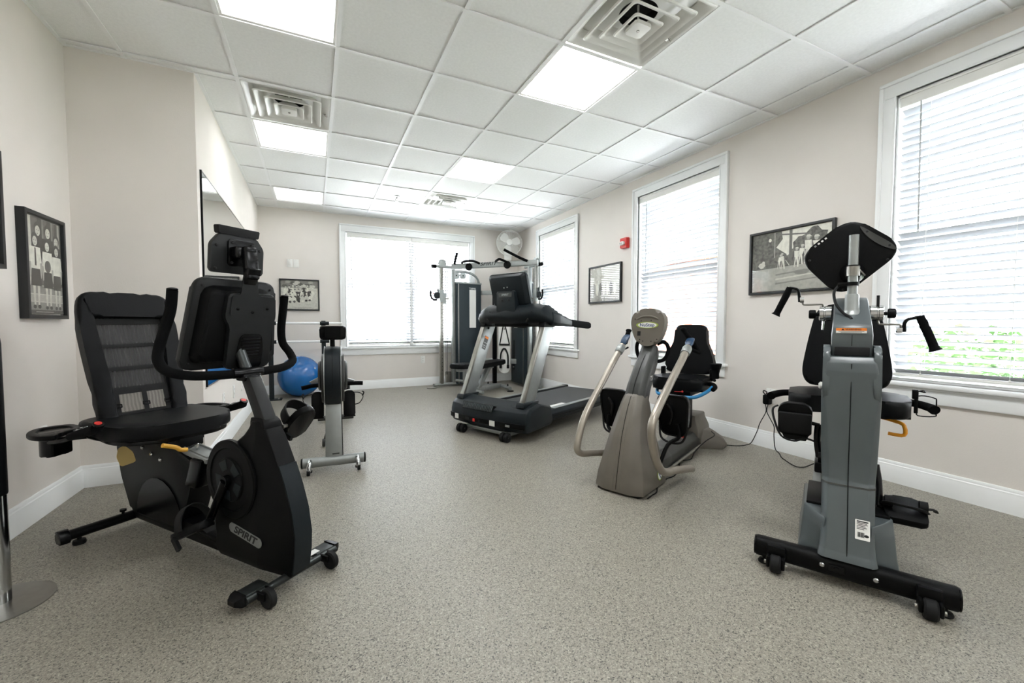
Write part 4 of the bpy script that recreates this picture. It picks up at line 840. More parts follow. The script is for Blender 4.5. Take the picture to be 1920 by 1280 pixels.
# swinging arms
for s, pts, hx in ((1, [(0.235, -0.520, 0.860), (0.246, -0.440, 0.780), (0.258, -0.300, 0.640), (0.268, -0.150, 0.495), (0.271, -0.062, 0.400), (0.271, -0.010, 0.310), (0.270, 0.020, 0.225), (0.262, -0.020, 0.185), (0.240, -0.100, 0.172), (0.20, -0.24, 0.150), (0.12, -0.36, 0.135)], 0.237),
                   (-1, [(-0.222, -0.520, 0.862), (-0.228, -0.400, 0.790), (-0.236, -0.190, 0.668), (-0.248, 0.020, 0.548), (-0.252, 0.105, 0.475), (-0.252, 0.105, 0.395), (-0.250, 0.055, 0.290), (-0.248, -0.020, 0.205), (-0.246, -0.110, 0.158), (-0.246, -0.26, 0.130), (-0.246, -0.46, 0.085), (-0.246, -0.56, 0.060)], -0.22)):
    am = part('swing_arm', G().tube(pts, 0.0225, 16, 5), TAUPEM, ns, 'bent taupe metal arm tube')
    a, d = V(pts[0]), (V(pts[0]) - V(pts[1])).normalized()
    part('clamp_collar', G().lathe([(0.026, -0.075), (0.029, -0.07), (0.029, -0.018), (0.026, -0.012)], ax(a, d), 24).box((0, 0.030, -0.05), (0.03, 0.012, 0.05), mx=ax(a, d), bev=0.003), SILVER, am, 'pale grey clamp collar')
    part('blue_lever', G().loft([[ax(a, d) @ V((x, y, z)) for x, y in ((.030, -.014), (.030, .016), (-.030, .016), (-.030, -.014))] for z in (0.0, 0.02)] if False else [[a + d * t + X * x * w + Z * zz for x, zz in ((1, 0.0), (1, h), (-1, h), (-1, 0.0))] for t, w, h in ((0.0, .020, .018), (0.030, .026, .024), (0.075, .024, .020), (0.095, .015, .010))], bev=0.005), BLUED, am, 'dark blue lever')
    g1 = a + V((s * -0.004, -0.035, 0.015)); g2 = g1 + (V((0.012 * s, -0.075, 0.088)) if s > 0 else V((-0.012, 0.02, 0.118)))
    if s < 0: g1, g2 = V((-0.262, -0.62, 0.823)), V((-0.164, -0.60, 0.976))
    part('hand_grip', G().tube([g1, g1 * .45 + g2 * .55, g2 - (g2 - g1) * 0.12, g2], 0.017, 14, 5, rs=[0.0155, 0.018, 0.0165, 0.021]).rod(a - d * 0.01, g1, 0.011).ball(g2, (0.044, 0.044, 0.026)), FOAM, am)
    part('thumb_lever', G().tube([a + V((0, -0.02, -0.02)), a + V((0.004, -0.05, -0.028)), a + V((0.0, -0.085, -0.02))], 0.007, 8, 4), BLACK, am)
# pedals
for s, yc, zc in ((1, -0.33, 0.445), (-1, -0.36, 0.445)):
    mp = fm((s * 0.195, yc, zc), -X, V((0, 0.13, 1)))
    pd = part('foot_pedal', G().slab(round_poly([(-0.075, -0.135), (0.075, -0.135), (0.095, 0.02), (0.095, 0.125), (-0.095, 0.125), (-0.095, 0.02)], 0.05, 6), 0.022, mp, bev=0.008, z0=-0.011), BLACK, ns)
    part('rim', G().ring(round_poly([(-0.078, -0.138), (0.078, -0.138), (0.098, 0.02), (0.098, 0.128), (-0.098, 0.128), (-0.098, 0.02)], 0.05, 6), round_poly([(-0.068, -0.126), (0.068, -0.126), (0.087, 0.02), (0.087, 0.117), (-0.087, 0.117), (-0.087, 0.02)], 0.045, 6), 0.034, mp, z0=-0.017, bev=0.004), BLACKG, pd)
    part('pedal_link', G().tube([mp @ V((-0.03 * s, -0.05, 0.02)), mp @ V((-0.04 * s, -0.13, 0.03)), V((s * 0.18, yc + 0.05, 0.26)), V((s * 0.15, yc + 0.12, 0.12))], 0.012, 10, 5), BLACK, pd)
    part('heel_strap', G().tube([mp @ V((-0.09, -0.06, 0)), mp @ V((-0.085, -0.16, 0.0)), mp @ V((-0.02, -0.185, 0.01)), mp @ V((0.05, -0.17, 0.0)), mp @ V((0.085, -0.07, 0))], 0.007, 8, 5), STRAP, pd)
    part('rib', G().tube([mp @ V((-0.03, 0.07, 0.014)), mp @ V((0.0, 0.02, 0.022)), mp @ V((-0.02, -0.06, 0.014))], 0.012, 8, 4), BLACKG, pd)
# rail, rear housing, seat
part('rail_cover', G().loft([[V((x, y, z)) for x, z in ((w, .03), (w, h * .7), (w * .6, h), (-w * .6, h), (-w, h * .7), (-w, .03))] for y, w, h in ((-0.34, .125, .19), (-0.60, .10, .155), (-0.90, .09, .145), (-1.25, .085, .145))], bev=0.006), CHAR, ns)
part('side_rail', G().rod((-0.112, -0.42, 0.035), (-0.112, -1.18, 0.055), 0.010, 12).rod((0.112, -0.42, 0.035), (0.112, -1.18, 0.055), 0.010, 12), STEEL, ns)
part('rear_housing', G().loft([[V((x, y, z)) for x, y in ((.085, -1.20), (.085, -1.50), (-.085, -1.50), (-.085, -1.20))] for z in (0.03, 0.16)] + [[V((x, y, z)) for x, y in ((.07, -1.22), (.07, -1.47), (-.055, -1.47), (-.055, -1.22))] for z in (0.245, 0.275)], bev=0.014), TAUPE, ns)
for s in (1, -1):
    part('rear_foot', G().loft([[V((s * x, y, z)) for y, z in ((yf, .0), (yf - .015, h * .55), (yf - .06, h), (yb + .05, h), (yb, h * .5), (yb, .0))] for x, yf, yb, h in ((.04, -1.24, -1.52, .165), (.13, -1.30, -1.51, .125), (.205, -1.345, -1.50, .085), (.228, -1.365, -1.485, .055))], bev=0.008), TAUPE, ns)
part('seat_post', G().box((0.02, -1.16, 0.33), (0.10, 0.15, 0.32), bev=0.015).box((0.02, -1.15, 0.475), (0.20, 0.26, 0.03), bev=0.008), BLACK, ns)
part('seat', G().slab(rr(0.385, 0.36, 0.07, 6), 0.10, MX.Translation((0.035, -1.16, 0.495)), bev=0.032, seg=4), VINYL, ns)
mbk = fm((0.035, -1.335, 0.60), -X, V((0, -0.10, 1)))
part('back_rest', G().slab([p.to_2d() for p in cat([(-0.13, 0.0, 0), (-0.185, 0.03, 0), (-0.192, 0.10, 0), (-0.165, 0.19, 0), (-0.135, 0.26, 0), (-0.128, 0.33, 0), (-0.118, 0.385, 0), (-0.07, 0.405, 0), (0.07, 0.405, 0), (0.118, 0.385, 0), (0.128, 0.33, 0), (0.135, 0.26, 0), (0.165, 0.19, 0), (0.192, 0.10, 0), (0.185, 0.03, 0), (0.13, 0.0, 0)], 4, True)], 0.07, mbk, bev=0.022, seg=4, z0=-0.035), VINYL, ns)
for s in (1, -1):
    am = part('arm_rest', G().tube([(0.035 + s * 0.15, -1.30, 0.55), (0.035 + s * 0.205, -1.27, 0.57), (0.035 + s * 0.235, -1.20, 0.575), (0.035 + s * 0.255, -1.12, 0.585)], 0.011, 10, 5).box((0.035 + s * 0.195, -1.27, 0.61), (0.025, 0.06, 0.09), bev=0.008), BLACK, ns)
    part('arm_pad', G().loft([[V((0.035 + s * 0.255 + x * w, -1.15 + y * d, z)) for x, y in ((1, .6), (.6, 1), (-.6, 1), (-1, .6), (-1, -.6), (-.6, -1), (.6, -1), (1, -.6))] for z, w, d in ((.595, .024, .025), (.63, .022, .022), (.665, .028, .03), (.69, .034, .045), (.71, .036, .05))], bev=0.004), FOAM, am)
    part('grab_tube', G().tube([(0.035 + s * 0.16, -1.22, 0.535), (0.035 + s * 0.225, -1.18, 0.545), (0.035 + s * 0.265, -1.11, 0.535), (0.035 + s * 0.262, -1.06, 0.520)], 0.016, 12, 5), FOAM, am)
part('seat_lever', G().tube([(0.20, -1.08, 0.49), (0.16, -0.99, 0.462), (0.05, -0.965, 0.457), (-0.06, -0.97, 0.457), (-0.13, -0.99, 0.465), (-0.185, -1.06, 0.50), (-0.205, -1.13, 0.53)], 0.013, 12, 6), BLUE, ns, 'bright blue bent tube under the seat')
part('release_pin', G().rod((0.03, -0.985, 0.49), (-0.03, -0.978, 0.495), 0.003, 8).ball((-0.034, -0.976, 0.497), (0.016, 0.016, 0.016)), RED, ns, 'red tipped release pin')
bolts(ns, [(-0.04, -0.985, 0.15)], Y, 0.012, RED, 'red_stop')

# ---- treadmill
td = thing('treadmill', 'dark treadmill with silver uprights and tilted screen in front of the corner gym', 'treadmill', (1.217, 1.315, 0), 114.85)
def hsec(x, yf, yb, zt, zb):
    return [V((x, y, z)) for y, z in ((yf - .02, zb), (yf + .010, zb + .045), (yf + .004, zb + .12), (yf - .012, zt - .035), (yf - .055, zt), (yf - .17, zt + .035), (yb, zt - .015), (yb - .02, zb + .05), (yb, zb + .02))]
xs = [-.470, -.455, -.40, -.25, 0, .25, .40, .455, .470]
g = G().loft([hsec(x, -.065 + .055 * (1 - (abs(x) / .47) ** 3) - (.03 if abs(x) > .46 else 0), (-.42 if abs(x) > .30 else -.40), .292 - (.02 if abs(x) > .46 else 0), .085 + (.015 if abs(x) > .46 else 0)) for x in xs], bev=0.006)
hd_ = part('motor_hood', g, TEAL, td)
part('lower_panel', G().loft([[V((x, y, z)) for y, z in ((-.06 + .055 * (1 - (abs(x) / .47) ** 3) + .012, .125), (-.06 + .055 * (1 - (abs(x) / .47) ** 3) + .014, .168), (-.09, .168), (-.09, .10))] for x in xs[1:-1]], bev=0.003), BLACK, hd_, 'black lower strip with sockets')
mgr = fm((0.02, 0.0005, 0.268), -X, V((0, -.22, 1)))
gr = part('air_grille', G().slab(round_poly([(-.215, -.034), (.135, -.034), (.20, .030), (-.215, .034)], .008), 0.004, fm((0.02, 0.0005, 0.268), -X, V((0, -.22, 1))), z0=-0.002), BLACK, hd_)
for k in range(20):
    x_ = 0.215 - 0.0182 * k
    part('slat', G().box((.02 - x_, 0, 0.006), (0.0085, 0.056, 0.010), rot=(0, 0, -14), mx=mgr, bev=0.002), SLATE, gr)
part('power_switch', G().box((0.088, 0.011, 0.142), (0.022, 0.010, 0.026), bev=0.002), RED, hd_, 'red rocker switch')
part('socket', G().box((0.17, 0.011, 0.146), (0.05, 0.006, 0.026), bev=0.002).rod((0.02, 0.008, 0.142), (0.02, 0.016, 0.142), 0.010), DUCT, hd_)
for x_, y_, w_, h_ in ((0.33, -0.006, .045, .045), (-.135, 0.010, .058, .046), (-.30, -.004, .042, .018)):
    part('sticker', G().box((x_, y_, 0.145), (w_, 0.006, h_), rot=(0, 0, 5 * (1 if x_ < -.2 else -1 if x_ > .3 else 0))), PAPER if w_ > .043 else SILVER, hd_, 'pale rating sticker')
bolts(hd_, [(x_, 0.004, 0.172) for x_ in (-.2, 0.05, 0.22)], Y, 0.005, DUCT)
fr_ = part('lift_frame', G().box((0, -.07, .055), (0.50, .03, .03), bev=.004).box((.25, -.20, .050), (.03, .32, .034), bev=.004).box((-.25, -.20, .050), (.03, .32, .034), bev=.004), SILVER, td, 'grey steel lift frame under the hood')
for s in (1, -1):
    for d in (-.024, .024):
        part('transport_wheel', G().lathe([(.01, -.017), (.034, -.017), (.040, -.011), (.040, .011), (.034, .017), (.01, .017)], ax((s * .268 + d, -.012, .040), X)), RUBBER, fr_)
    part('wheel_bracket', G().box((s * .268, -.04, .046), (.014, .08, .03), bev=.004), BLACK, fr_)
    bolts(fr_, [(s * .268 + .041, -.012, .040), (s * .268 - .041, -.012, .040)], (X if s < 0 else -X) * (1 if s < 0 else -1), .008, STEEL)
# deck
LY = -1.95
for s in (1, -1):
    rl = part('side_rail', G().slab(round_poly([(.335, .105), (.405, .115), (.425, .145), (.425, .185), (.405, .215), (.335, .222)], .012), -LY - .40, fm((0, -.40, 0), X * s, Z) if s < 0 else fm((0, LY, 0), X, Z) @ MX.Rotation(0, 4, 'X'), bev=.004), TEAL, td) if False else \
         part('side_rail', G().loft([[V((s * x, y, z)) for x, z in ((.335, .105), (.400, .112), (.424, .140), (.424, .182), (.404, .214), (.335, .220))] for y in (-.40, LY)], bev=.005), TEAL, td)
    part('foot_strip', G().box((s * .372, (-.55 + LY) / 2, .2195), (.052, -LY - .60, .006), bev=.002), SILVER, rl, 'silver ribbed foot strip')
    part('rail_groove', G().box((s * .4245, (-.50 + LY) / 2, .160), (.004, -LY - .58, .010)), BLACK, rl)
    part('rear_cap', G().box((s * .382, LY - .015, .160), (.090, .06, .120), bev=.014), BLACK, td)
    part('rear_foot', G().lathe([(.022, 0), (.024, .008), (.018, .02), (.008, .022), (.008, .11)], MX.Translation((s * .36, LY + .10, 0)), 16), RUBBER, td)
part('running_belt', G().slab(round_poly([(-.44, .125), (-.44, .205), (LY - .005, .205), (LY - .005, .125)], .03, 5), .62, fm((.31, 0, 0), Y, Z) @ MX.Diagonal((1, 1, -1, 1)) if False else fm((-.31, 0, 0), Y, Z)), BELT, td, 'dark grey running belt')
part('deck_base', G().box((0, (-.42 + LY) / 2, .105), (.60, -LY - .50, .03)), BLACK, td)
part('belt_print', G().box((-.27, -.80, .2055), (.05, .26, .0012)), PAPER, td, 'white strip printed along the belt')
# uprights
for s in (1, -1):
    up = part('upright', G().loft([[V((s * x, y, z)) for x, y in ((.392, yf), (.392, yf - .165), (.345, yf - .165), (.345, yf))] for z, yf in ((.31, -.105), (1.02, -.42))], bev=.006), SILVER, td)
    part('front_edge', G().loft([[V((s * x, y, z)) for x, y in ((.396, yf + .006), (.396, yf - .020), (.341, yf - .020), (.341, yf + .006))] for z, yf in ((.312, -.106), (1.01, -.415))], bev=.010), STEEL, up)
    part('foot_collar', G().loft([[V((s * x, y, z)) for x, y in ((.415, yf + .02), (.415, yf - .19), (.325, yf - .19), (.325, yf + .02))] for z, yf in ((.295, -.10), (.335, -.115))], bev=.006), TEAL, up)
    part('top_collar', G().loft([[V((s * x, y, z)) for x, y in ((.402, yf + .012), (.402, yf - .178), (.335, yf - .178), (.335, yf + .012))] for z, yf in ((.985, -.40), (1.03, -.42))], bev=.006), BLACK, up)
mup = fm((.372, -.3305, .83), -X, V((0, -.405, .914)))
mup_in = fm((.3448, -.385, .75), V((0, .914, .405)) * 0 + V((0, -.405, .914)), V((0, 1, 0))) if False else None
# sticker on the inner face of the left upright, seen between the uprights
def inner_face(t):    # centre line of upright
    return V((.3445, -.105 - .0825 - .315 * t, .31 + .71 * t))
mi = fm(inner_face(.72), V((0, -.914, -.405)), V((0, -.405, .914)))
up1 = [c for c in td.children if c.name.startswith('upright')][0]
wl = part('warning_label', G().slab(rr(.055, .14, .004), .001, mi), CHAR, up1, 'grey warning sticker with an orange top')
part('label_band', G().box((0, .056, .001), (.05, .024, .0015), mx=mi), ORANGE, wl)
bolts(up1, [inner_face(.93) + V((-.001, .02, 0)), inner_face(.955) + V((-.001, -.02, .01))], -X, .012, BLACK)
part('label_band', G().box((0, .0, .0014), (.044, .005, .0008), mx=mi).box((0, -.03, .0014), (.04, .005, .0008), mx=mi).box((0, -.05, .0014), (.042, .004, .0008), mx=mi), SILVER, wl)
# cowl and arms
def csec(x, yc, zc, a, b, n=14):
    return [V((x, yc + a * math.cos(2 * math.pi * k / n), zc + b * math.sin(2 * math.pi * k / n))) for k in range(n)]
g = G().loft([csec(-.445, -.56, 1.055, .05, .035), csec(-.425, -.52, 1.075, .10, .060), csec(-.38, -.48, 1.10, .115, .085), csec(-.28, -.45, 1.105, .115, .098), csec(0, -.435, 1.10, .115, .100), csec(.28, -.45, 1.105, .115, .098), csec(.38, -.48, 1.085, .115, .085), csec(.425, -.50, 1.065, .10, .065), csec(.445, -.52, 1.055, .05, .035)])
cw = part('console_cowl', g, TEAL, td)
part('under_tray', G().loft([[V((x, y, z)) for x, z in ((w, 1.045), (w - .02, .985), (-w + .02, .985), (-w, 1.045))] for y, w in ((-.40, .22), (-.66, .22))], bev=.01), BLACK, cw)
bolts(cw, [V((x_, -.330, z_)) for x_, z_ in ((.33, 1.12), (.20, 1.13), (-.17, 1.135), (-.31, 1.125), (.36, 1.07))], Y, .006, DUCT)
for x_, r_ in ((.235, 35), (-.255, -35)): part('slot', G().box((x_, -.335, 1.045), (.014, .012, .04), rot=(0, r_, 0), bev=.004), DUCT, cw)
for s in (1, -1):
    am = part('arm', G().loft([csec_ for csec_ in [[V((s * .415 + x * w, y, z + k * h)) for x, k in ((1, .6), (.6, 1), (-.6, 1), (-1, .6), (-1, -.6), (-.6, -1), (.6, -1), (1, -.6))] for y, z, w, h in ((-.48, 1.065, .03, .06), (-.58, 1.055, .042, .062), (-.70, 1.035, .036, .045), (-.80, 1.022, .030, .036))]], bev=.004), TEAL, td)
    part('hand_grip', G().loft([[V((s * .415 + x * w, y, z + k * h)) for x, k in ((1, .6), (.6, 1), (-.6, 1), (-1, .6), (-1, -.6), (-.6, -1), (.6, -1), (1, -.6))] for y, z, w, h in ((-.80, 1.022, .026, .034), (-1.15, .998, .026, .034), (-1.19, .996, .020, .026))], bev=.005), FOAM, am)
# screen and its pod
mp_ = fm((0, -.385, 1.33), -X, V((0, .29, 1)))
sc_ = part('display', G().slab(rr(.46, .325, .035, 5), .030, mp_, bev=.008, z0=-.03).slab(rr(.45, .315, .03, 5), .035, mp_, z0=-.002, taper=.86, bev=.006), TEAL, td, 'tilted dark display')
part('screen', G().slab(rr(.42, .28, .02, 4), .002, mp_, z0=-.032), BLACKG, sc_)
vt = part('vent_strip', G().box((.02, .128, .014), (.27, .03, .004), rot=(-52, 0, 0), mx=mp_), BLACK, sc_)
for k in range(15): part('louvre', G().box((-.10 + .0175 * k, .1295, .016), (.007, .03, .006), rot=(-52, 0, 0), mx=mp_), CHAR, vt)
pod = part('neck_pod', G().slab(round_poly([(-.115, -.105), (.115, -.105), (.112, .105), (-.105, .105)], .022, 4), .085, fm((0, -.40, 1.222), -X, V((0, .06, 1))), bev=.010, z0=-.01), TEAL, td)
mpd = fm((0, -.40, 1.222), -X, V((0, .06, 1))) @ MX.Translation((0, 0, .0752))
bz = part('badge', G().slab(round_poly([(-.078, .048), (.080, .048), (.084, .088), (-.082, .088)], .006), .0015, mpd, z0=0), CHAR, pod, 'dark badge lettered SPIRIT')
text('lettering', 'SPIRIT', .026, mpd @ MX.Translation((0, .068, .002)), SILVER, bz, 1.25, .25)
bolts(pod, [mpd @ V((-.035, .018, 0)), mpd @ V((.045, .018, 0))], Y, .012, DUCT)
bolts(sc_, [mp_ @ V((-.03, .035, .033)), mp_ @ V((.01, .038, .033))], Y, .006, SILVER)

# ---- rowing machine, seen end on
rw = thing('rowing_machine', 'grey rowing machine seen end on beside the blue ball', 'rowing machine', (-0.012, 0.965, 0), 177.1)
ff = part('front_foot', G().tube([(-.196, 0, .066), (.196, 0, .066)], .034, 18, 0), SILVER, rw)
for s in (1, -1):
    part('end_cap', G().lathe([(.035, 0), (.035, .008), (.028, .012)], ax((s * .195, 0, .066), (s, 0, 0)), 20), BLACK, ff)
    part('caster_post', G().tube([(s * .150, .020, .080), (s * .152, .045, .070), (s * .155, .060, .040), (s * .155, .060, .028)], .0165, 12, 4), CHROME, ff, 'chrome caster post')
    part('caster_wheel', G().lathe([(.006, -.010), (.018, -.010), (.020, -.006), (.020, .006), (.018, .010), (.006, .010)], ax((s * .158, .064, .020), X), 18).box((s * .150, .055, .024), (.03, .03, .014), bev=.004), RUBBER, ff)
cl_ = part('front_column', G().loft([[V((x, y, z)) for x, y in ((w, yf), (w, yf - d), (-w, yf - d), (-w, yf))] for z, w, yf, d in ((.085, .055, .012, .05), (.30, .053, -.03, .06), (.50, .050, -.07, .07))], bev=.006), SILVER, rw)
part('side_edge', G().loft([[V((-x, y, z)) for x, y in ((w, yf), (w + .004, yf), (w + .004, yf - .05), (w, yf - .05))] for z, w, yf in ((.09, .0555, .010), (.30, .0535, -.032), (.50, .0505, -.072))]), BLACK, cl_, 'dark side edge')
part('slot_label', G().box((-.012, .0095, .115), (.045, .003, .009), rot=(11, 0, 0)), CHAR, cl_)
fwc = V((0, -.12, .645))
fly = part('flywheel_housing', G().lathe([(.12, -.056), (.190, -.056), (.205, -.046), (.208, -.030), (.208, .030), (.205, .046), (.190, .056), (.12, .056)], ax(fwc, X), 56), TEAL, rw)
for s in (1, -1):
    part('rim_ring', G().lathe([(.196, 0), (.207, 0), (.209, .004), (.196, .006)], ax(fwc + X * s * .050, (s, 0, 0)), 56, closed=True), SILVER, fly, 'thin silver rim')
    sd = part('side_cover', G().slab([p.to_2d() for p in cat([(-.14, .08, 0), (-.05, .15, 0), (.07, .12, 0), (.13, .02, 0), (.11, -.12, 0), (.02, -.19, 0), (-.09, -.16, 0), (-.15, -.05, 0)], 5, True)], .018, fm(fwc + X * (s * .0555 - (.018 if s < 0 else 0)), Y, Z), bev=.007), CHAR, fly, 'grey side cover')
    part('hub_disc', G().lathe([(.10, 0), (.105, .006), (.095, .018), (.05, .020)], ax(fwc + X * s * .076, (s, 0, 0)), 36), CHAR, sd)
part('seam', G().tube([fwc + V((0, .2085 * math.cos(a), .2085 * math.sin(a))) for a in [k * math.pi / 10 - .3 for k in range(12)]], .0015, 6, 3), BLACK, fly)
mo = part('monitor', G().slab(round_poly([(-.084, -.048), (.084, -.048), (.086, .048), (-.086, .048)], .022, 5), .034, fm((-.004, -.085, .951), -X, V((0, .10, 1))), bev=.012), BLACKG, rw)
part('monitor_ridge', G().slab(rr(.10, .075, .008), .004, fm((-.004, -.0505, .953), -X, V((0, .10, 1)))), BLACK, mo)
part('monitor_arm', G().box((0, -.12, .885), (.032, .03, .09), bev=.006), BLACK, rw)
for s in (1, -1):
    mp2 = fm((s * .108, -.25, .415), -X, V((0, -.22, 1)))
    pd = part('foot_plate', G().slab(round_poly([(-.042, -.09), (.042, -.09), (.042, .07), (.022, .095), (-.022, .095), (-.042, .07)], .012), .014, mp2, bev=.003).box((0, -.095, -.02), (.084, .012, .05), bev=.003, mx=mp2), BLACK, rw)
    part('foot_strap', G().tube([mp2 @ V((-s * .02, .08, 0)), mp2 @ V((-s * .075, .075, -.02)), mp2 @ V((-s * .10, .045, -.02)), mp2 @ V((-s * .075, .0, -.01)), mp2 @ V((-s * .042, -.012, 0))], .006, 8, 5, flat=.5).tube([mp2 @ V((-s * .095, .05, -.02)), mp2 @ V((-s * .106, .075, -.02)), mp2 @ V((-s * .094, .085, -.02))], .005, 6, 3), STRAP, pd)
part('pull_handle', G().tube([(.212, -.24, .545), (.13, -.24, .560), (0, -.24, .562), (-.13, -.24, .565), (-.205, -.24, .562)], .0155, 12, 4), FOAM, rw)
part('handle_cradle', G().loft([[V((x, y, z)) for x, z in ((.165, .583), (.10, .618), (.085, .575), (.15, .570))] for y in (-.275, -.30)], bev=.003).loft([[V((-x, y, z)) for x, z in ((.15, .583), (.10, .600), (.085, .575), (.14, .575))] for y in (-.275, -.30)], bev=.003), SILVER, rw, 'pale handle cradle')
part('monorail', G().box((0, -.90, .36), (.055, 1.35, .06), rot=(-1.5, 0, 0), bev=.008), SILVER, rw)
part('rear_leg', G().rod((0, -1.50, .345), (0, -1.56, .05), .022).tube([(-.17, -1.56, .042), (.17, -1.56, .042)], .026, 14, 0).lathe([(.03, -.012), (.034, -.006), (.034, .006), (.03, .012)], ax((.085, -.62, .035), X), 16).rod((.085, -.62, .035), (0, -.62, .33), .010), CHAR, rw)
part('sliding_seat', G().slab(rr(.26, .22, .08, 5), .05, MX.Translation((0, -1.05, .41)), bev=.018).box((0, -1.05, .40), (.10, .16, .04), bev=.006), VINYL, rw)

# ---- corner gym: two weight-stack wings joined by a beam across the corner
gx, gy = 2.35, 3.90
gm = thing('cable_gym', 'silver twin-stack cable gym standing in the far corner', 'cable machine', (gx, gy, 0))
def W(x, y, z): return V((x - gx, y - gy, z))
def wing(A, d, s):
    """A = floor point of the front end, d = unit direction along the wing, s = side of the bright face"""
    A, d = V((A[0] - gx, A[1] - gy, 0)), V((*d, 0)).normalized(); n = V((-d.y, d.x, 0)) * s
    at = lambda t, z, o=0: A + d * t + n * o + Z * z
    fm_ = lambda t, z, o=0: fm(at(t, z, o), d * s, Z) if True else None
    part('base_tube', G().tube([at(.05, .045), at(1.0, .045)], .032, 14, 0, flat=.8), SILVER, gm)
    part('foot_plate', G().slab(ell(.16, .12, 20), .010, MX.Translation(at(.02, .0))), STEEL, gm)
    fu = part('front_upright', G().loft([[at(.190 + u * .026, z, v * .026) for u, v in ((1, 1), (-1, 1), (-1, -1), (1, -1))] for z in (.05, 1.90)], bev=.004), STEEL, gm)
    g = G()
    for k in range(26): g.rod(at(.190, .28 + .06 * k, -.0268), at(.190, .28 + .06 * k, .0268), .006, 8)
    ph = part('pin_holes', g, DUCT, fu); ph['kind'] = 'stuff'
    cr = part('carriage', G().loft([[at(.190 + u * .034, z, v * .034) for u, v in ((1, 1), (-1, 1), (-1, -1), (1, -1))] for z in (1.36, 1.55)], bev=.004).loft([[at(.245 + u * .03, z, v * .02) for u, v in ((1, 1), (-1, 1), (-1, -1), (1, -1))] for z in (1.33, 1.50)], bev=.004), SILVER, gm)
    part('pop_pin', G().rod(at(.25, 1.415, .01), at(.31, 1.415, .01), .014, 12).rod(at(.31, 1.395, .01), at(.31, 1.435, .01), .012, 12), STEEL, cr)
    part('pulley', G().lathe([(.02, -.012), (.052, -.012), (.046, 0), (.052, .012), (.02, .012)], ax(at(.118, 1.46), n), 24).box(at(.135, 1.49), (.02, .02, .16), bev=.004), TEAL, cr)
    part('cable_hook', G().tube([at(.12, 1.395), at(.06, 1.392), at(.025, 1.42), at(.008, 1.47), at(.012, 1.53)], .014, 10, 5), FOAM, cr, 'black curved handle hook')
    part('stop_pin', G().rod(at(.13, 1.485, -.02), at(.075, 1.49, -.03), .005, 8).ball(at(.07, 1.49, -.03), (.02, .02, .02)), RED, cr, 'small red knob')
    part('top_pulley', G().lathe([(.02, -.014), (.06, -.014), (.054, 0), (.06, .014), (.02, .014)], ax(at(.215, 1.955), n), 24).slab(round_poly([(-.06, -.06), (.06, -.06), (.055, .045), (.0, .075), (-.055, .045)], .02), .004, fm(at(.215, 1.965, .018), d * s, Z)).slab(round_poly([(-.06, -.06), (.06, -.06), (.055, .045), (.0, .075), (-.055, .045)], .02), .004, fm(at(.215, 1.965, -.022), d * s, Z)), SILVER, gm)
    cp = part('head_tube', G().tube([at(.06, 1.915), at(.55, 1.925)], .024, 14, 0), SILVER, gm)
    part('end_grip', G().tube([at(.035, 1.915), at(.10, 1.916)], .030, 14, 0), FOAM, cp)
    part('rear_upright', G().loft([[at(.405 + u * .028, z, v * .028) for u, v in ((1, 1), (-1, 1), (-1, -1), (1, -1))] for z in (.05, 1.95)], bev=.006), SILVER, gm)
    part('bent_frame', G().tube([at(.43, 1.86), at(.62, 1.862), at(.74, 1.845), at(.84, 1.79), at(.893, 1.70), at(.905, 1.60), at(.907, 1.2), at(.907, .05)], .022, 12, 5), SILVER, gm)
    for t_, z_, r_ in ((.46, 1.795, .060), (.585, 1.80, .052)):
        part('cable_pulley', G().lathe([(.015, -.012), (r_, -.012), (r_ - .006, 0), (r_, .012), (.015, .012)], ax(at(t_, z_), n), 24), SILVER, gm)
        part('pulley_bolt', G().lathe([(.010, -.016), (.010, .016)], ax(at(t_, z_), n), 10), BLACK, gm)
    sh_ = part('weight_shroud', G().loft([[at(t, z, o) for t, o in ((.436, .085), (.888, .085), (.888, -.085), (.436, -.085))] for z in (.04, 1.665)], bev=.008), SHROUD, gm)
    part('top_rail', G().loft([[at(t, z, o) for t, o in ((.43, .09), (.895, .09), (.895, -.09), (.43, -.09))] for z in (1.665, 1.69)], bev=.004), SILVER, gm)
    part('shroud_edge', G().loft([[at(t, z, o) for t, o in ((.452, .088), (.464, .088), (.464, .084), (.452, .084))] for z in (.05, 1.66)]), STEEL, sh_)
    part('selector_slot', G().slab(rr(.055, .50, .027, 6), .004, fm(at(.785, .50, .085), d * s, Z)), DUCT, sh_)
    part('weight_pin', G().rod(at(.785, .30, .08), at(.785, .30, .105), .012, 10), SILVER, sh_)
    ml_ = fm(at(.722, 1.26, .0855), d * s, Z)
    lab = part('weight_chart', G().slab(rr(.125, .62, .004), .0015, ml_), PAPER, sh_, 'white weight chart of nine rows')
    g = G()
    for k in range(9):
        zc = .276 - .069 * k
        if k: g.box((0, zc + .0345, .0018), (.125, .0022, .0008), mx=ml_)
        for xx, w in ((-.034, .010), (.0, .004), (.034, .016)):
            g.box((xx, zc, .0018), (w * .5, .026, .0008), mx=ml_); 
            if k % 2 == 0 and w > .005: g.box((xx + w * .3, zc + .011, .0018), (w, .004, .0008), mx=ml_)
            if k % 3 and w > .005: g.box((xx + w * .3, zc - .011, .0018), (w, .004, .0008), mx=ml_)
    part('print', g, INK, lab)
    text('lettering', 'SPIRIT', .040, fm(at(.722, 1.59, .0865), d * s, Z), PAPER, sh_, 1.2, .25)
    part('lower_bracket', G().slab(rr(.085, .20, .01), .05, fm(at(.335, .14, -.025), d * s, Z), bev=.004), STEEL, gm)
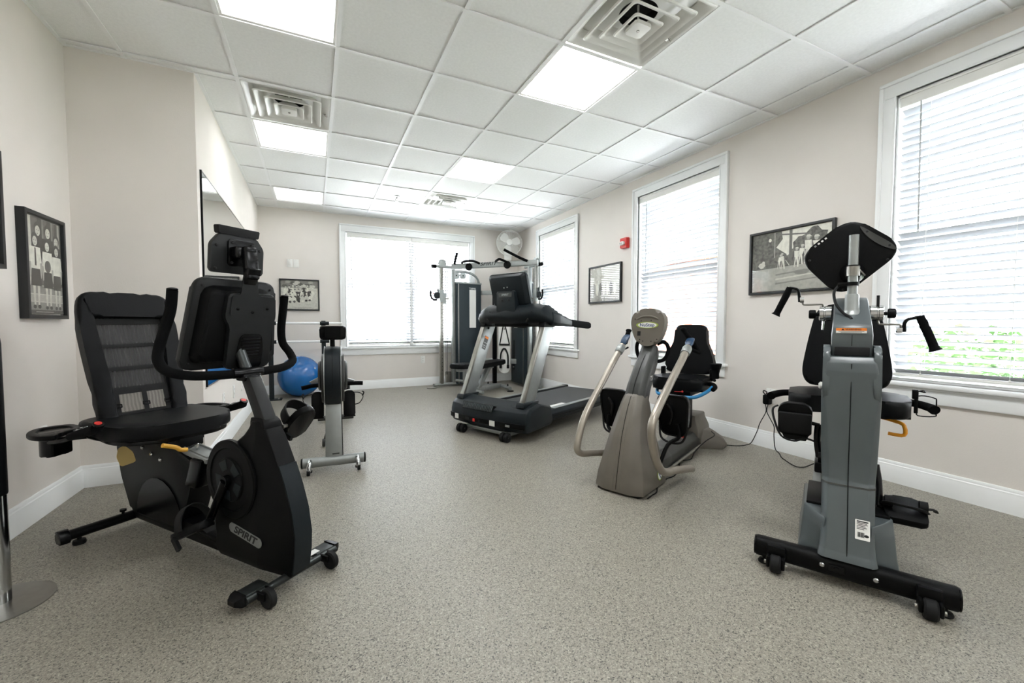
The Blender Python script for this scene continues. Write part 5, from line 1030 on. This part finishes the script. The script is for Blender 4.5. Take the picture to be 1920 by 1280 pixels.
    part('cable', G().rod(at(.27, .2), at(.27, 1.88), .004, 8).rod(at(.30, .2), at(.30, 1.88), .004, 8), INK, gm)
wing((1.519, 4.290), (.979, .20), -1)
wing((2.985, 3.330), (-.02, 1.0), 1)
bA, bB = W(1.885, 4.325, 1.925), W(2.90, 3.325, 1.930)
bd_ = (bB - bA).normalized(); bn = V((bd_.y, -bd_.x, 0)).normalized()     # towards the room
beam = part('cross_beam', G().slab(rr(.085, .050, .014), (bB - bA).length, fm(bA, Z, bn), bev=.003), SILVER, gm)
def onb(t, z, o): return bA + bd_ * t + bn * o + Z * (z - 1.925)
mbm = fm(onb(.635, 1.936, .0272), bd_, Z)
text('lettering', 'SPIRIT', .070, mbm, INK, beam, 1.45, .25)
for a, t0, t1, nm in ((.34, .20, .50, 'chin_grip'), (.98, .77, .95, 'chin_grip')):
    part('grip_mount', G().lathe([(.058, 0), (.058, .012), (.04, .018)], ax(onb(a - .03, 1.905, .026), bn), 24), BLACK, beam)
    part('chin_grip', G().tube([onb(t0, 1.965, .05), onb(t0 + .06, 1.975, .12), onb((t0 + t1) / 2, 1.980, .13), onb(t1 - .06, 1.972, .12), onb(t1, 1.945, .05)], .018, 12, 5), FOAM, beam)
part('angled_grip', G().tube([onb(.06, 1.96, .03), onb(.08, 2.0, .05), onb(.12, 2.05, .10), onb(.17, 2.10, .16)], .019, 12, 5), FOAM, beam)
part('angled_grip', G().tube([onb(1.27, 1.945, .03), onb(1.15, 2.00, .06), onb(1.02, 2.07, .10), onb(.93, 2.12, .12)], .020, 12, 5), FOAM, beam)
for zc_, hh_ in ((1.535, .035), (.395, .04)):
    part('rear_crossbar', G().loft([[p + u * Z * hh_ + V((.6, .8, 0)) * v * .02 for u, v in ((1, 1), (-1, 1), (-1, -1), (1, -1))] for p in (W(2.38, 4.46, zc_), W(2.93, 4.02, zc_))], bev=.004), SILVER, gm)
ps = part('rear_post', G().loft([[W(2.60 + u * .03, 4.27 + v * .03, z) for u, v in ((1, 1), (-1, 1), (-1, -1), (1, -1))] for z in (.02, 1.56)], bev=.004), BLACK, gm)
mbd = fm(W(2.715, 4.125, .63), V((.82, -.57, 0)), Z)
bo = part('accessory_board', G().slab(rr(.20, .86, .10, 8), .012, mbd, bev=.003), WHITE, gm, 'white rounded accessory board')
bolts(bo, [mbd @ V((0, .30, .012)), mbd @ V((-.01, -.02, .012))], mbd.to_3x3() @ Z, .012, STEEL, 'peg')
t = thing('pull_strap', 'black triangular strap handle hanging high on the white board in the corner', 'gym strap', (gx, gy, 0), 0, 'handles hanging on the accessory board')
part('strap', G().tube([mbd @ V((-.075, .05, .022)), mbd @ V((-.02, .34, .026)), mbd @ V((.02, .34, .026)), mbd @ V((.085, .05, .022))], .010, 8, 1, flat=.5), STRAP, t)
part('grip', G().rod(mbd @ V((-.085, .045, .028)), mbd @ V((.092, .045, .028)), .014, 12), RUBBER, t)
t = thing('triceps_rope', 'black looped rope handle hanging low on the white board in the corner', 'gym strap', (gx, gy, 0), 0, 'handles hanging on the accessory board')
part('rope', G().tube([mbd @ V((-.060, -.30, .026)), mbd @ V((-.060, -.14, .028)), mbd @ V((-.03, -.045, .03)), mbd @ V((0, -.025, .03)), mbd @ V((.03, -.045, .03)), mbd @ V((.062, -.14, .028)), mbd @ V((.064, -.30, .026))], .013, 10, 5), RUBBER, t)
part('end_stop', G().rod(mbd @ V((-.060, -.345, .026)), mbd @ V((-.060, -.29, .026)), .022, 12).rod(mbd @ V((.064, -.345, .026)), mbd @ V((.064, -.29, .026)), .022, 12), RUBBER, t)

# ---- bench in front of the gym
be = thing('weight_bench', 'black padded weight bench on silver legs behind the treadmill', 'bench', (2.05, 3.55, 0), 25.5)
part('seat_pad', G().slab(rr(.33, .26, .06, 5), .065, MX.Translation((-.33, 0, .395)), bev=.022, seg=3), VINYL, be)
part('back_pad', G().slab([p.to_2d() for p in cat([(-.145, -.13, 0), (.05, -.13, 0), (.42, -.115, 0), (.50, -.08, 0), (.515, 0, 0), (.50, .08, 0), (.42, .115, 0), (.05, .13, 0), (-.145, .13, 0), (-.155, 0, 0)], 4, True)], .065, MX.Translation((0, 0, .375)) @ MX.Rotation(R_(-3), 4, 'Y'), bev=.022, seg=3), VINYL, be)
part('seat_bracket', G().box((-.32, 0, .37), (.20, .10, .04), bev=.006).rod((-.27, -.20, .20), (-.27, .20, .20), .018).box((-.28, 0, .28), (.06, .06, .20), bev=.006), SILVER, be)
part('spine', G().loft([[V((x, y, z)) for y, z in ((.035, a), (.035, b), (-.035, b), (-.035, a))] for x, a, b in ((-.02, .03, .11), (.46, .03, .10))], bev=.008).rod((-.06, -.0, .05), (-.02, 0, .05), .04), SILVER, be)
part('strut', G().loft([[V((x + d, y, z)) for d, y in ((.035, .035), (.035, -.035), (-.035, -.035), (-.035, .035))] for x, z in ((-.02, .08), (.20, .36))], bev=.008).loft([[V((x + d, y, z)) for d, y in ((.025, .025), (.025, -.025), (-.025, -.025), (-.025, .025))] for x, z in ((-.18, .36), (-.02, .10))], bev=.006).box((.22, 0, .365), (.10, .09, .03), bev=.006), SILVER, be)
cf = part('rear_foot', G().tube([(.40, -.26, .045), (.46, -.05, .06), (.46, .05, .06), (.40, .26, .045)], .030, 12, 4), SILVER, be)
for s in (1, -1):
    part('foot_pad', G().slab(ell(.11, .09, 18), .014, MX.Translation((.39, s * .27, 0))), RUBBER, cf)
    part('bumper', G().lathe([(.012, 0), (.012, .02), (.005, .035)], MX.Translation((.41, s * .20, .075)), 10), RUBBER, cf)
part('front_foot', G().rod((-.06, -.13, .03), (-.06, .13, .03), .028), SILVER, be)

# ---- wall fan high in the corner
fn = thing('wall_fan', 'white round wall fan mounted high in the far right corner', 'fan', (2.93, 4.40, 2.40), -22)
g = G()
def ring_t(r, y, t=.003): g.tube([(r * math.cos(a), y, r * math.sin(a)) for a in [k * math.pi / 16 for k in range(32)]], t, 6, 0, closed=True)
ring_t(.215, -.02, .007)
for k in range(1, 9): ring_t(.05 + .165 * k / 9, -.075 + .045 * (k / 9) ** 2, .0016); ring_t(.05 + .165 * k / 9, .055 - .05 * (k / 9) ** 2, .0016)
for k in range(24):
    a = k * math.pi / 12
    g.tube([(r * math.cos(a), y, r * math.sin(a)) for r, y in ((.05, -.078), (.13, -.066), (.19, -.045), (.214, -.02))], .0016, 5, 2)
    g.tube([(r * math.cos(a), y, r * math.sin(a)) for r, y in ((.05, .060), (.13, .040), (.19, .005), (.214, -.02))], .0016, 5, 2)
cgp = part('wire_guard', g, WHITE, fn); cgp['kind'] = 'stuff'
part('hub_badge', G().lathe([(.052, 0), (.050, .010), (.03, .014)], ax((0, -.074, 0), (0, -1, 0)), 28), WHITE, fn)
for k in range(3):
    a = R_(20 + 120 * k); c, s = math.cos(a), math.sin(a)
    ol = [p.to_2d() for p in cat([(.03, -.02, 0), (.09, -.075, 0), (.165, -.07, 0), (.185, -.01, 0), (.16, .05, 0), (.08, .045, 0), (.03, .02, 0)], 4, True)]
    part('blade', G().loft([[V((x * c - z * s, -.015 + z * .30 + o, x * s + z * c)) for x, z in ol] for o in (0, .004)]), WHITE, fn)
part('motor', G().lathe([(.04, 0), (.06, .02), (.06, .09), (.03, .12)], ax((0, 0.0, 0), Y), 24), WHITE, fn)
part('neck', G().rod((0, .07, 0), (0, .09, -.17), .022).box((-.02, .10, -.22), (.13, .09, .13), bev=.02).box((-.02, .175, -.20), (.12, .06, .22), bev=.01), WHITE, fn)

# ---- stretch barre and ball
ba = thing('stretch_barre', 'double white barre on black posts bolted to the floor by the back wall', 'barre', (-0.32, 4.20, 0))
for x_ in (-.325, .315):
    p_ = part('post', G().slab(rr(.055, .055, .008), 1.055, MX.Translation((x_, 0, 0))), TEAL, ba)
    pp = part('floor_plate', G().slab(rr(.24, .16, .01), .012, MX.Translation((x_, 0, 0)), bev=.003), TEAL, p_)
    bolts(p_, [(x_ + a, b, .012) for a in (-.085, .085) for b in (-.045, .045)], Z, .013, STEEL)
    for z_ in (.772, 1.02): part('rail_bracket', G().rod((x_ - .045, -.03, z_), (x_ + .07, -.03, z_), .024, 14).box((x_, -.015, z_), (.05, .05, .05), bev=.006), TEAL, p_)
for z_, x1 in ((1.02, .55), (.772, .40)): part('rail', G().rod((-.30, -.03, z_), (x1, -.03, z_), .0165, 16), TRIM, ba, 'white painted round rail')
bl = part('exercise_ball', G().ball((0, 0, .281), (.562, .562, .562), 48, 32), BALL); bl.location = (-0.312, 4.372, 0)
tag(bl, 'big glossy blue exercise ball on the floor by the back wall', 'exercise ball')
part('valve_plug', G().lathe([(.012, 0), (.012, .003)], ax((.19, -.17, .40), (.68, -.60, .42)), 14), WHITE, bl)

# ------------------------------------------------------------------ framed photographs
class Print:
    """flat print: layered outlines in greys, one mesh"""
    def __init__(s): s.v, s.f, s.m, s.z = [], [], [], 0.0
    def add(s, poly, m):
        n = len(s.v); s.v += [(x, y, s.z) for x, y in poly]; s.f.append(list(range(n, n + len(poly)))); s.m.append(m); s.z += 0.00003; return s
    def rect(s, x0, y0, x1, y1, m): return s.add([(x0, y0), (x1, y0), (x1, y1), (x0, y1)], m)
    def blob(s, x, y, w, h, m, rnd=None, n=18):
        return s.add([(x + w / 2 * math.cos(a) * (1 + (rnd.uniform(-.18, .18) if rnd else 0)), y + h / 2 * math.sin(a) * (1 + (rnd.uniform(-.18, .18) if rnd else 0))) for a in [2 * math.pi * k / n for k in range(n)]], m)
    def build(s, mx, parent):
        me = bpy.data.meshes.new('print'); me.from_pydata([mx @ V(p) for p in s.v], [], s.f)
        for k in PM: me.materials.append(k)
        for p, m in zip(me.polygons, s.m): p.material_index = m
        return link('print', me, parent)
PM = GREY + [LEAFPHOTO, CROWDPHOTO]
def picture(label, mx, w, h, depth, fw, print_, group='framed black and white photographs'):
    t = thing('framed_photograph', label, 'picture', (0, 0, 0), 0, group); t.matrix_world = mx
    rect = lambda k: [(sx * (w / 2 - k), sy * (h / 2 - k)) for sx, sy in ((1, 1), (-1, 1), (-1, -1), (1, -1))]
    part('frame', G().ring(rect(0), rect(fw), depth, bev=0.0015), FRAME, t)
    part('backing', G().box((0, 0, 0.004), (w - fw, h - fw, 0.006)), GREY[4], t)
    print_.build(MX.Translation((0, 0, depth - 0.014)), t)
    part('glass', G().box((0, 0, depth - 0.009), (w - 2 * fw, h - 2 * fw, 0.002)), GLASS, t)
def girl(P, x, y, h, front=True, ball=False, tie=False):
    """standing girl: feet at (x, y), blouse and dark bloomers"""
    u = h
    P.add([(x - .11 * u, y + .80 * u), (x + .11 * u, y + .80 * u), (x + .135 * u, y + .60 * u), (x + .10 * u, y + .50 * u), (x - .10 * u, y + .50 * u), (x - .135 * u, y + .60 * u)], 6 if front else 1)
    if front:
        for s in (-1, 1):
            P.add([(x + s * .10 * u, y + .60 * u), (x + s * .145 * u, y + .60 * u), (x + s * .12 * u, y + .40 * u), (x + s * .09 * u, y + .40 * u)], 4)
            P.add([(x + s * .02 * u, y + .30 * u), (x + s * .075 * u, y + .30 * u), (x + s * .060 * u, y + .05 * u), (x + s * .025 * u, y + .05 * u)], 5)
            P.blob(x + s * .05 * u, y + .03 * u, .07 * u, .05 * u, 0)
        P.add([(x - .09 * u, y + .52 * u), (x + .09 * u, y + .52 * u), (x + .115 * u, y + .30 * u), (x - .115 * u, y + .30 * u)], 1)
    P.blob(x, y + .90 * u, .15 * u, .17 * u, 1); P.blob(x, y + .875 * u, .10 * u, .125 * u, 5)
    for s in (-1, 1): P.blob(x + s * .022 * u, y + .885 * u, .016 * u, .010 * u, 1, n=8)
    P.blob(x, y + .842 * u, .03 * u, .008 * u, 2, n=8)
    if tie: P.add([(x - .012 * u, y + .79 * u), (x + .012 * u, y + .79 * u), (x + .02 * u, y + .56 * u), (x - .02 * u, y + .56 * u)], 1)
    if ball: P.blob(x, y + .60 * u, .15 * u, .17 * u, 2); P.add([(x - .004 * u, y + .685 * u), (x + .004 * u, y + .685 * u), (x + .004 * u, y + .515 * u), (x - .004 * u, y + .515 * u)], 1)
def player(P, x, y, h, lean=0.0, bat=False):
    u = h
    for s in (-1, 1): P.add([(x + s * .03 * u - .03 * u, y + .50 * u), (x + s * .03 * u + .05 * u, y + .50 * u), (x + s * .09 * u + .03 * u, y), (x + s * .09 * u - .03 * u, y)], 6 if s > 0 else 5)
    P.add([(x - .09 * u, y + .50 * u), (x + .10 * u, y + .50 * u), (x + .13 * u + lean, y + .80 * u), (x - .10 * u + lean, y + .82 * u)], 6)
    P.add([(x + .08 * u + lean, y + .76 * u), (x + .13 * u + lean, y + .76 * u), (x + .17 * u + lean, y + .46 * u), (x + .12 * u + lean, y + .46 * u)], 5)
    P.blob(x + .02 * u + lean, y + .90 * u, .13 * u, .15 * u, 4); P.add([(x - .06 * u + lean, y + .93 * u), (x + .13 * u + lean, y + .92 * u), (x + .07 * u + lean, y + 1.0 * u), (x - .03 * u + lean, y + 1.0 * u)], 5)
    if bat: P.add([(x + .14 * u, y + .55 * u), (x + .17 * u, y + .57 * u), (x + .42 * u, y + .20 * u), (x + .37 * u, y + .18 * u)], 5)
rp = random.Random(3)
# portrait of girls with a ball on the left wall: local x runs to the right as one faces the wall
def on_left(y, z): return fm((XL, y, z), Y, Z)
P = Print(); w, h = .315, .495
P.rect(-w / 2, -h / 2, w / 2, h / 2, 2); P.rect(-w / 2, -h / 2, -w / 2 + .045, h / 2, 5)
for x_ in (-.055, .03, .10): P.rect(x_, .0, x_ + .035, h / 2, 1)
for x_ in (-.015, .07): P.rect(x_, -.05, x_ + .012, h / 2, 3)
P.rect(w / 2 - .03, -h / 2 + .05, w / 2 - .012, h / 2, 4)
for k, y_ in enumerate((-.10, -.145, -.185)): P.rect(-w / 2 + .02, y_ - .05, w / 2, y_, 3 + k % 2); P.rect(-w / 2 + .02, y_ - .004, w / 2, y_, 5)
for x_ in (-.055, .035, .112): girl(P, x_, -.20 + .005, .43 if x_ < .1 else .39, front=False)
girl(P, -.085, -.225, .40, tie=True); girl(P, .022, -.228, .385, ball=True); girl(P, .108, -.228, .365)
P.rect(-w / 2, -h / 2, w / 2, -h / 2 + .018, 1); P.rect(-.10, -h / 2 + .006, .06, -h / 2 + .010, 4)
picture('framed portrait photo of six schoolgirls, the front one holding a ball, left wall', on_left(.947, 1.312), .372, .55, .036, .020, P)
P = Print(); w, h = .40, .49
P.rect(-w / 2, -h / 2, w / 2, h / 2, 5); P.rect(-w / 2 + .04, -h / 2 + .05, w / 2 - .04, h / 2 - .05, 8); P.blob(.10, .05, .10, .2, 6, rp); P.blob(.12, -.10, .08, .16, 1, rp)
picture('framed photo cut off by the left edge of the picture, hung above the girls', on_left(.39, 1.53), .44, .535, .036, .020, P)
# group photo on the back wall
P = Print(); w, h = .475, .405
P.rect(-w / 2, -h / 2, w / 2, h / 2, 5); P.rect(-w / 2, .10, w / 2, h / 2, 3)
for k in range(14): P.blob(rp.uniform(-w / 2 + .03, w / 2 - .03), rp.uniform(.12, h / 2 - .02), .07, .04, rp.choice((2, 4, 5)), rp)
for r_, (y0, n, u) in enumerate(((.02, 8, .15), (-.035, 8, .15), (-.10, 7, .14))):
    for k in range(n):
        x_ = -w / 2 + .055 + (w - .10) * (k + .5 * (r_ % 2)) / n; yy = y0 + .018 * x_ / .2
        P.blob(x_, yy + .045, .050, .075, rp.choice((6, 6, 5, 1, 1, 0)), rp); P.blob(x_ + .004, yy + .105, .022, .030, 5); P.blob(x_ + .004, yy + .119, .026, .014, rp.choice((1, 6, 2)))
        P.blob(x_ + rp.uniform(-.012, .012), yy + .01, .034, .035, rp.choice((0, 1, 6, 1)), rp)
P.add([(-w / 2, -h / 2), (w / 2, -h / 2), (w / 2, -.06), (0, -.115), (-w / 2, -.16)], 5); P.add([(-.06, -.150), (w / 2, -.125), (w / 2, -.122), (-.06, -.147)], 4); P.rect(-.10, -.185, .15, -.180, 4)
picture('framed black and white group photo below the light switches on the back wall', MX.Translation((0, 0, 0)) @ fm((-.302, YB, 1.430), X, Z) @ MX.Identity(4), .518, .452, .030, .018, P)
# right wall pictures
def on_rw(y, z): return fm((XR, y, z), -Y, Z)
P = Print(); w, h = .60, .43
P.rect(-w / 2, -h / 2, w / 2, h / 2, 4); P.rect(-w / 2, .0, w / 2, h / 2, 5)
for k in range(7): P.blob(-.22 + .07 * k, -.06, .055, .16, rp.choice((2, 3, 6)), rp); P.blob(-.22 + .07 * k, .035, .028, .035, 5)
picture('small framed photo reflecting a bright window, below the fire alarm on the right wall', on_rw(2.145, 1.520), .645, .478, .030, .020, P)
P = Print(); w, h = .585, .46
P.rect(-w / 2, -h / 2, w / 2, h / 2, 6)
P.add([(-w / 2, -.02), (-w / 2, h / 2), (-.06, h / 2), (-.05, .17), (-.10, .11), (-.02, .05), (0, -.02)], 7)
for x_, y_, s_ in ((.06, .04, .13), (.11, .10, .17), (.18, .12, .20), (.24, .08, .16), (.02, .0, .10), (-.03, .0, .08)): P.blob(x_, y_, s_, s_ * .9, 7, rp)
P.add([(-w / 2, -.02), (w / 2, .02), (w / 2, -.05), (-w / 2, -.06)], 7)
P.rect(.0, .0, .022, h / 2, 2); P.rect(-.115, .03, -.108, h / 2, 4); P.add([(-.11, h / 2 - .012), (.14, h / 2 - .045), (.14, h / 2 - .055), (-.11, h / 2 - .024)], 2); P.blob(-.15, .175, .025, .028, 6)
P.add([(-w / 2, -h / 2), (w / 2, -h / 2), (w / 2, -.035), (-w / 2, -.055)], 4)
for y0, m in ((-.10, 3), (-.135, 5), (-.17, 3)): P.add([(-.10, y0), (w / 2, y0 + .03), (w / 2, y0 + .022), (-.10, y0 - .012)], m)
P.blob(.10, -.10, .12, .035, 3, rp)
player(P, -.045, -.065, .125, -.01, True); player(P, -.075, -.060, .11, .01); player(P, .055, -.06, .15); player(P, .085, -.045, .15, .01); player(P, .135, -.04, .21); player(P, .21, -.06, .22, -.02)
P.blob(-.215, -.02, .055, .045, 5, rp); P.blob(-.20, .0, .025, .028, 5)
P.rect(-w / 2, -h / 2, w / 2, -h / 2 + .012, 4)
picture('large framed photo of old ball players under trees, behind the diamond console', on_rw(-.125, 1.508), .635, .508, .030, .018, P)

# ------------------------------------------------------------------ mirror and small wall fittings
mr = thing('wall_mirror', 'large frameless mirror sheet on the white wall behind the bike', 'mirror', (XM, 2.85, 1.315))
part('mirror_glass', G().box((.005, 0, 0), (.006, 2.96, 1.475)), MIRROR, mr)
part('edge_channel', G().box((.006, -1.482, 0), (.012, .008, 1.485)), BLACK, mr, 'dark edge trim')
part('edge_channel', G().box((.006, 0, .7405), (.010, 2.96, .006)).box((.006, 0, -.7405), (.010, 2.96, .006)), STEEL, mr)
def plate(label, mx, kind='outlet', name=None, group='white wall outlets'):
    t = thing(name or 'wall_outlet', label, 'outlet' if kind == 'outlet' else 'switch', (0, 0, 0), 0, group); t.matrix_world = mx
    part('cover_plate', G().slab(rr(.072, .118, .006), .006, bev=.002), WHITE, t)
    if kind == 'outlet':
        for s in (1, -1):
            r_ = part('receptacle', G().slab(round_poly([(-.017, -.014), (.017, -.014), (.017, .014), (-.017, .014)], .008), .002, MX.Translation((0, s * .020, .006))), WHITE, t)
            part('slots', G().box((-.006, s * .020 + .003, .0082), (.0022, .008, .0008)).box((.006, s * .020 + .003, .0082), (.0022, .007, .0008)).slab(ell(.005, .005, 10), .0008, MX.Translation((0, s * .020 - .007, .0078))), DUCT, r_)
    elif kind == 'switch':
        part('rocker', G().box((0, 0, .008), (.030, .062, .006), rot=(5, 0, 0), bev=.0015), WHITE, t); part('slider', G().box((.012, -.035, .008), (.004, .02, .006)), WHITE, t)
    elif kind == 'thermostat':
        part('lens', G().box((0, 0, .007), (.06, .10, .003), bev=.001), WHITE, t)
    part('screw', G().lathe([(.003, .006), (.002, .0075)], MX.Translation((0, .05, 0)), 8), STEEL, t)
plate('white outlet on the left wall half hidden by the bike tray', on_left(.905, .410))
plate('white outlet on the back wall below the wide window', fm((1.483, YB, .428), X, Z))
plate('white outlet on the right wall with a black adapter plugged in', on_rw(-.005, .430))
plate('white outlet on the right wall glimpsed behind the stepper column', on_rw(2.075, .395))
def on_mw(y, z): return fm((XM, y, z), Y, Z)
plate('white outlet under the mirror nearest the bike', on_mw(1.955, .385)); plate('middle white outlet of three under the mirror', on_mw(2.435, .385)); plate('farthest white outlet of three under the mirror', on_mw(2.905, .385))
plate('white switch plate with a rocker, left of the pair on the back wall', fm((-.422, YB, 1.882), X, Z), 'switch', 'light_switch', 'pair of white switch plates')
plate('plain white plate, right of the pair on the back wall', fm((-.343, YB, 1.882), X, Z), 'thermostat', 'light_switch', 'pair of white switch plates')
al = thing('fire_alarm', 'red fire alarm strobe on the right wall left of the middle window', 'fire alarm', (XR, 1.765, 1.965))
mal = fm((0, 0, 0), -Y, Z)
part('housing', G().slab(round_poly([(-.060, -.062), (.060, -.062), (.060, .062), (-.060, .062)], .008), .045, mal, bev=.010, taper=.94), RED, al)
part('strobe_lens', G().slab(rr(.075, .040, .012), .030, mal @ MX.Translation((-.006, -.006, .042)), bev=.008), WHITE, al, 'clear white strobe lens')
part('reflector', G().box((-.022, -.006, .0725), (.018, .02, .002), mx=mal).box((.004, -.006, .0725), (.018, .02, .002), mx=mal), STEEL, al)
part('sounder_slots', G().box((0, -.044, .0425), (.06, .004, .002), mx=mal).box((0, -.036, .0425), (.05, .003, .002), mx=mal), PAPER, al)

# ------------------------------------------------------------------ power adapter and cords
ad = thing('power_adapter', 'black plug-in power adapter in the right wall outlet', 'power adapter', (XR, -.005, .410))
part('body', G().slab(rr(.050, .078, .008), .042, mal @ MX.Translation((-.010, -.008, .009)), bev=.005), BLACK, ad)
part('cord_loop', G().tube([mal @ V(p) for p in ((-.015, .03, .045), (-.03, .05, .055), (-.02, .065, .06), (0, .055, .055), (-.005, .04, .05), (.03, .05, .04))], .004, 8, 5), RUBBER, ad)
ca = part('charging_cable', G().tube([(3.165, .004, .366), (3.160, -.008, .33), (3.162, .0, .29), (3.165, .045, .20), (3.165, .066, .13), (3.145, .10, .03), (3.117, .126, .006), (3.03, .145, .005), (2.96, .21, .005), (2.93, .25, .012)], .0034, 8, 6)
     .tube([(2.93, .25, .012), (2.895, .30, .075), (2.86, .26, .118), (2.80, .20, .130), (2.70, .10, .150), (2.60, .03, .160), (2.50, .02, .135), (2.44, .055, .06), (2.40, .06, .006), (2.30, .06, .005), (2.24, .02, .005), (2.20, -.02, .005), (2.12, -.08, .005), (2.02, -.14, .005), (1.93, -.16, .005), (1.80, -.22, .005), (1.72, -.29, .005), (1.66, -.315, .005), (1.60, -.34, .005)], .0034, 8, 6), RUBBER)
tag(ca, 'thin black cord from the adapter looping over the floor to the stepper', 'cord')
cb_ = part('charging_cable', G().tube([(3.165, -.02, .366), (3.163, -.012, .31), (3.163, -.045, .25), (3.165, -.072, .20), (3.170, -.070, .13), (3.180, -.070, .05), (3.185, -.080, .010), (3.14, -.135, .005), (3.06, -.20, .005), (3.02, -.25, .005), (2.97, -.32, .005), (2.945, -.375, .005), (2.97, -.402, .005), (3.02, -.404, .005), (3.06, -.42, .02), (3.04, -.47, .05), (2.98, -.54, .075)], .0034, 8, 6), RUBBER)
tag(cb_, 'thin black cord from the adapter down to the trainer at the right', 'cord')
# ------------------------------------------------------------------ chrome post at the left edge
po = thing('floor_post', 'chrome floor post with a round base plate at the left edge', 'post', (-1.160, -.040, 0))
part('base_plate', G().lathe([(.142, 0), (.142, .004), (.12, .008), (.05, .012), (.03, .014)], n=48), STEEL, po)
part('tube', G().rod((0, 0, .01), (0, 0, .95), .032, 24), CHROME, po)
part('black_sleeve', G().lathe([(.033, .40), (.035, .405), (.035, .94), (.033, .96), (.01, .965)], n=24), BLACK, po)
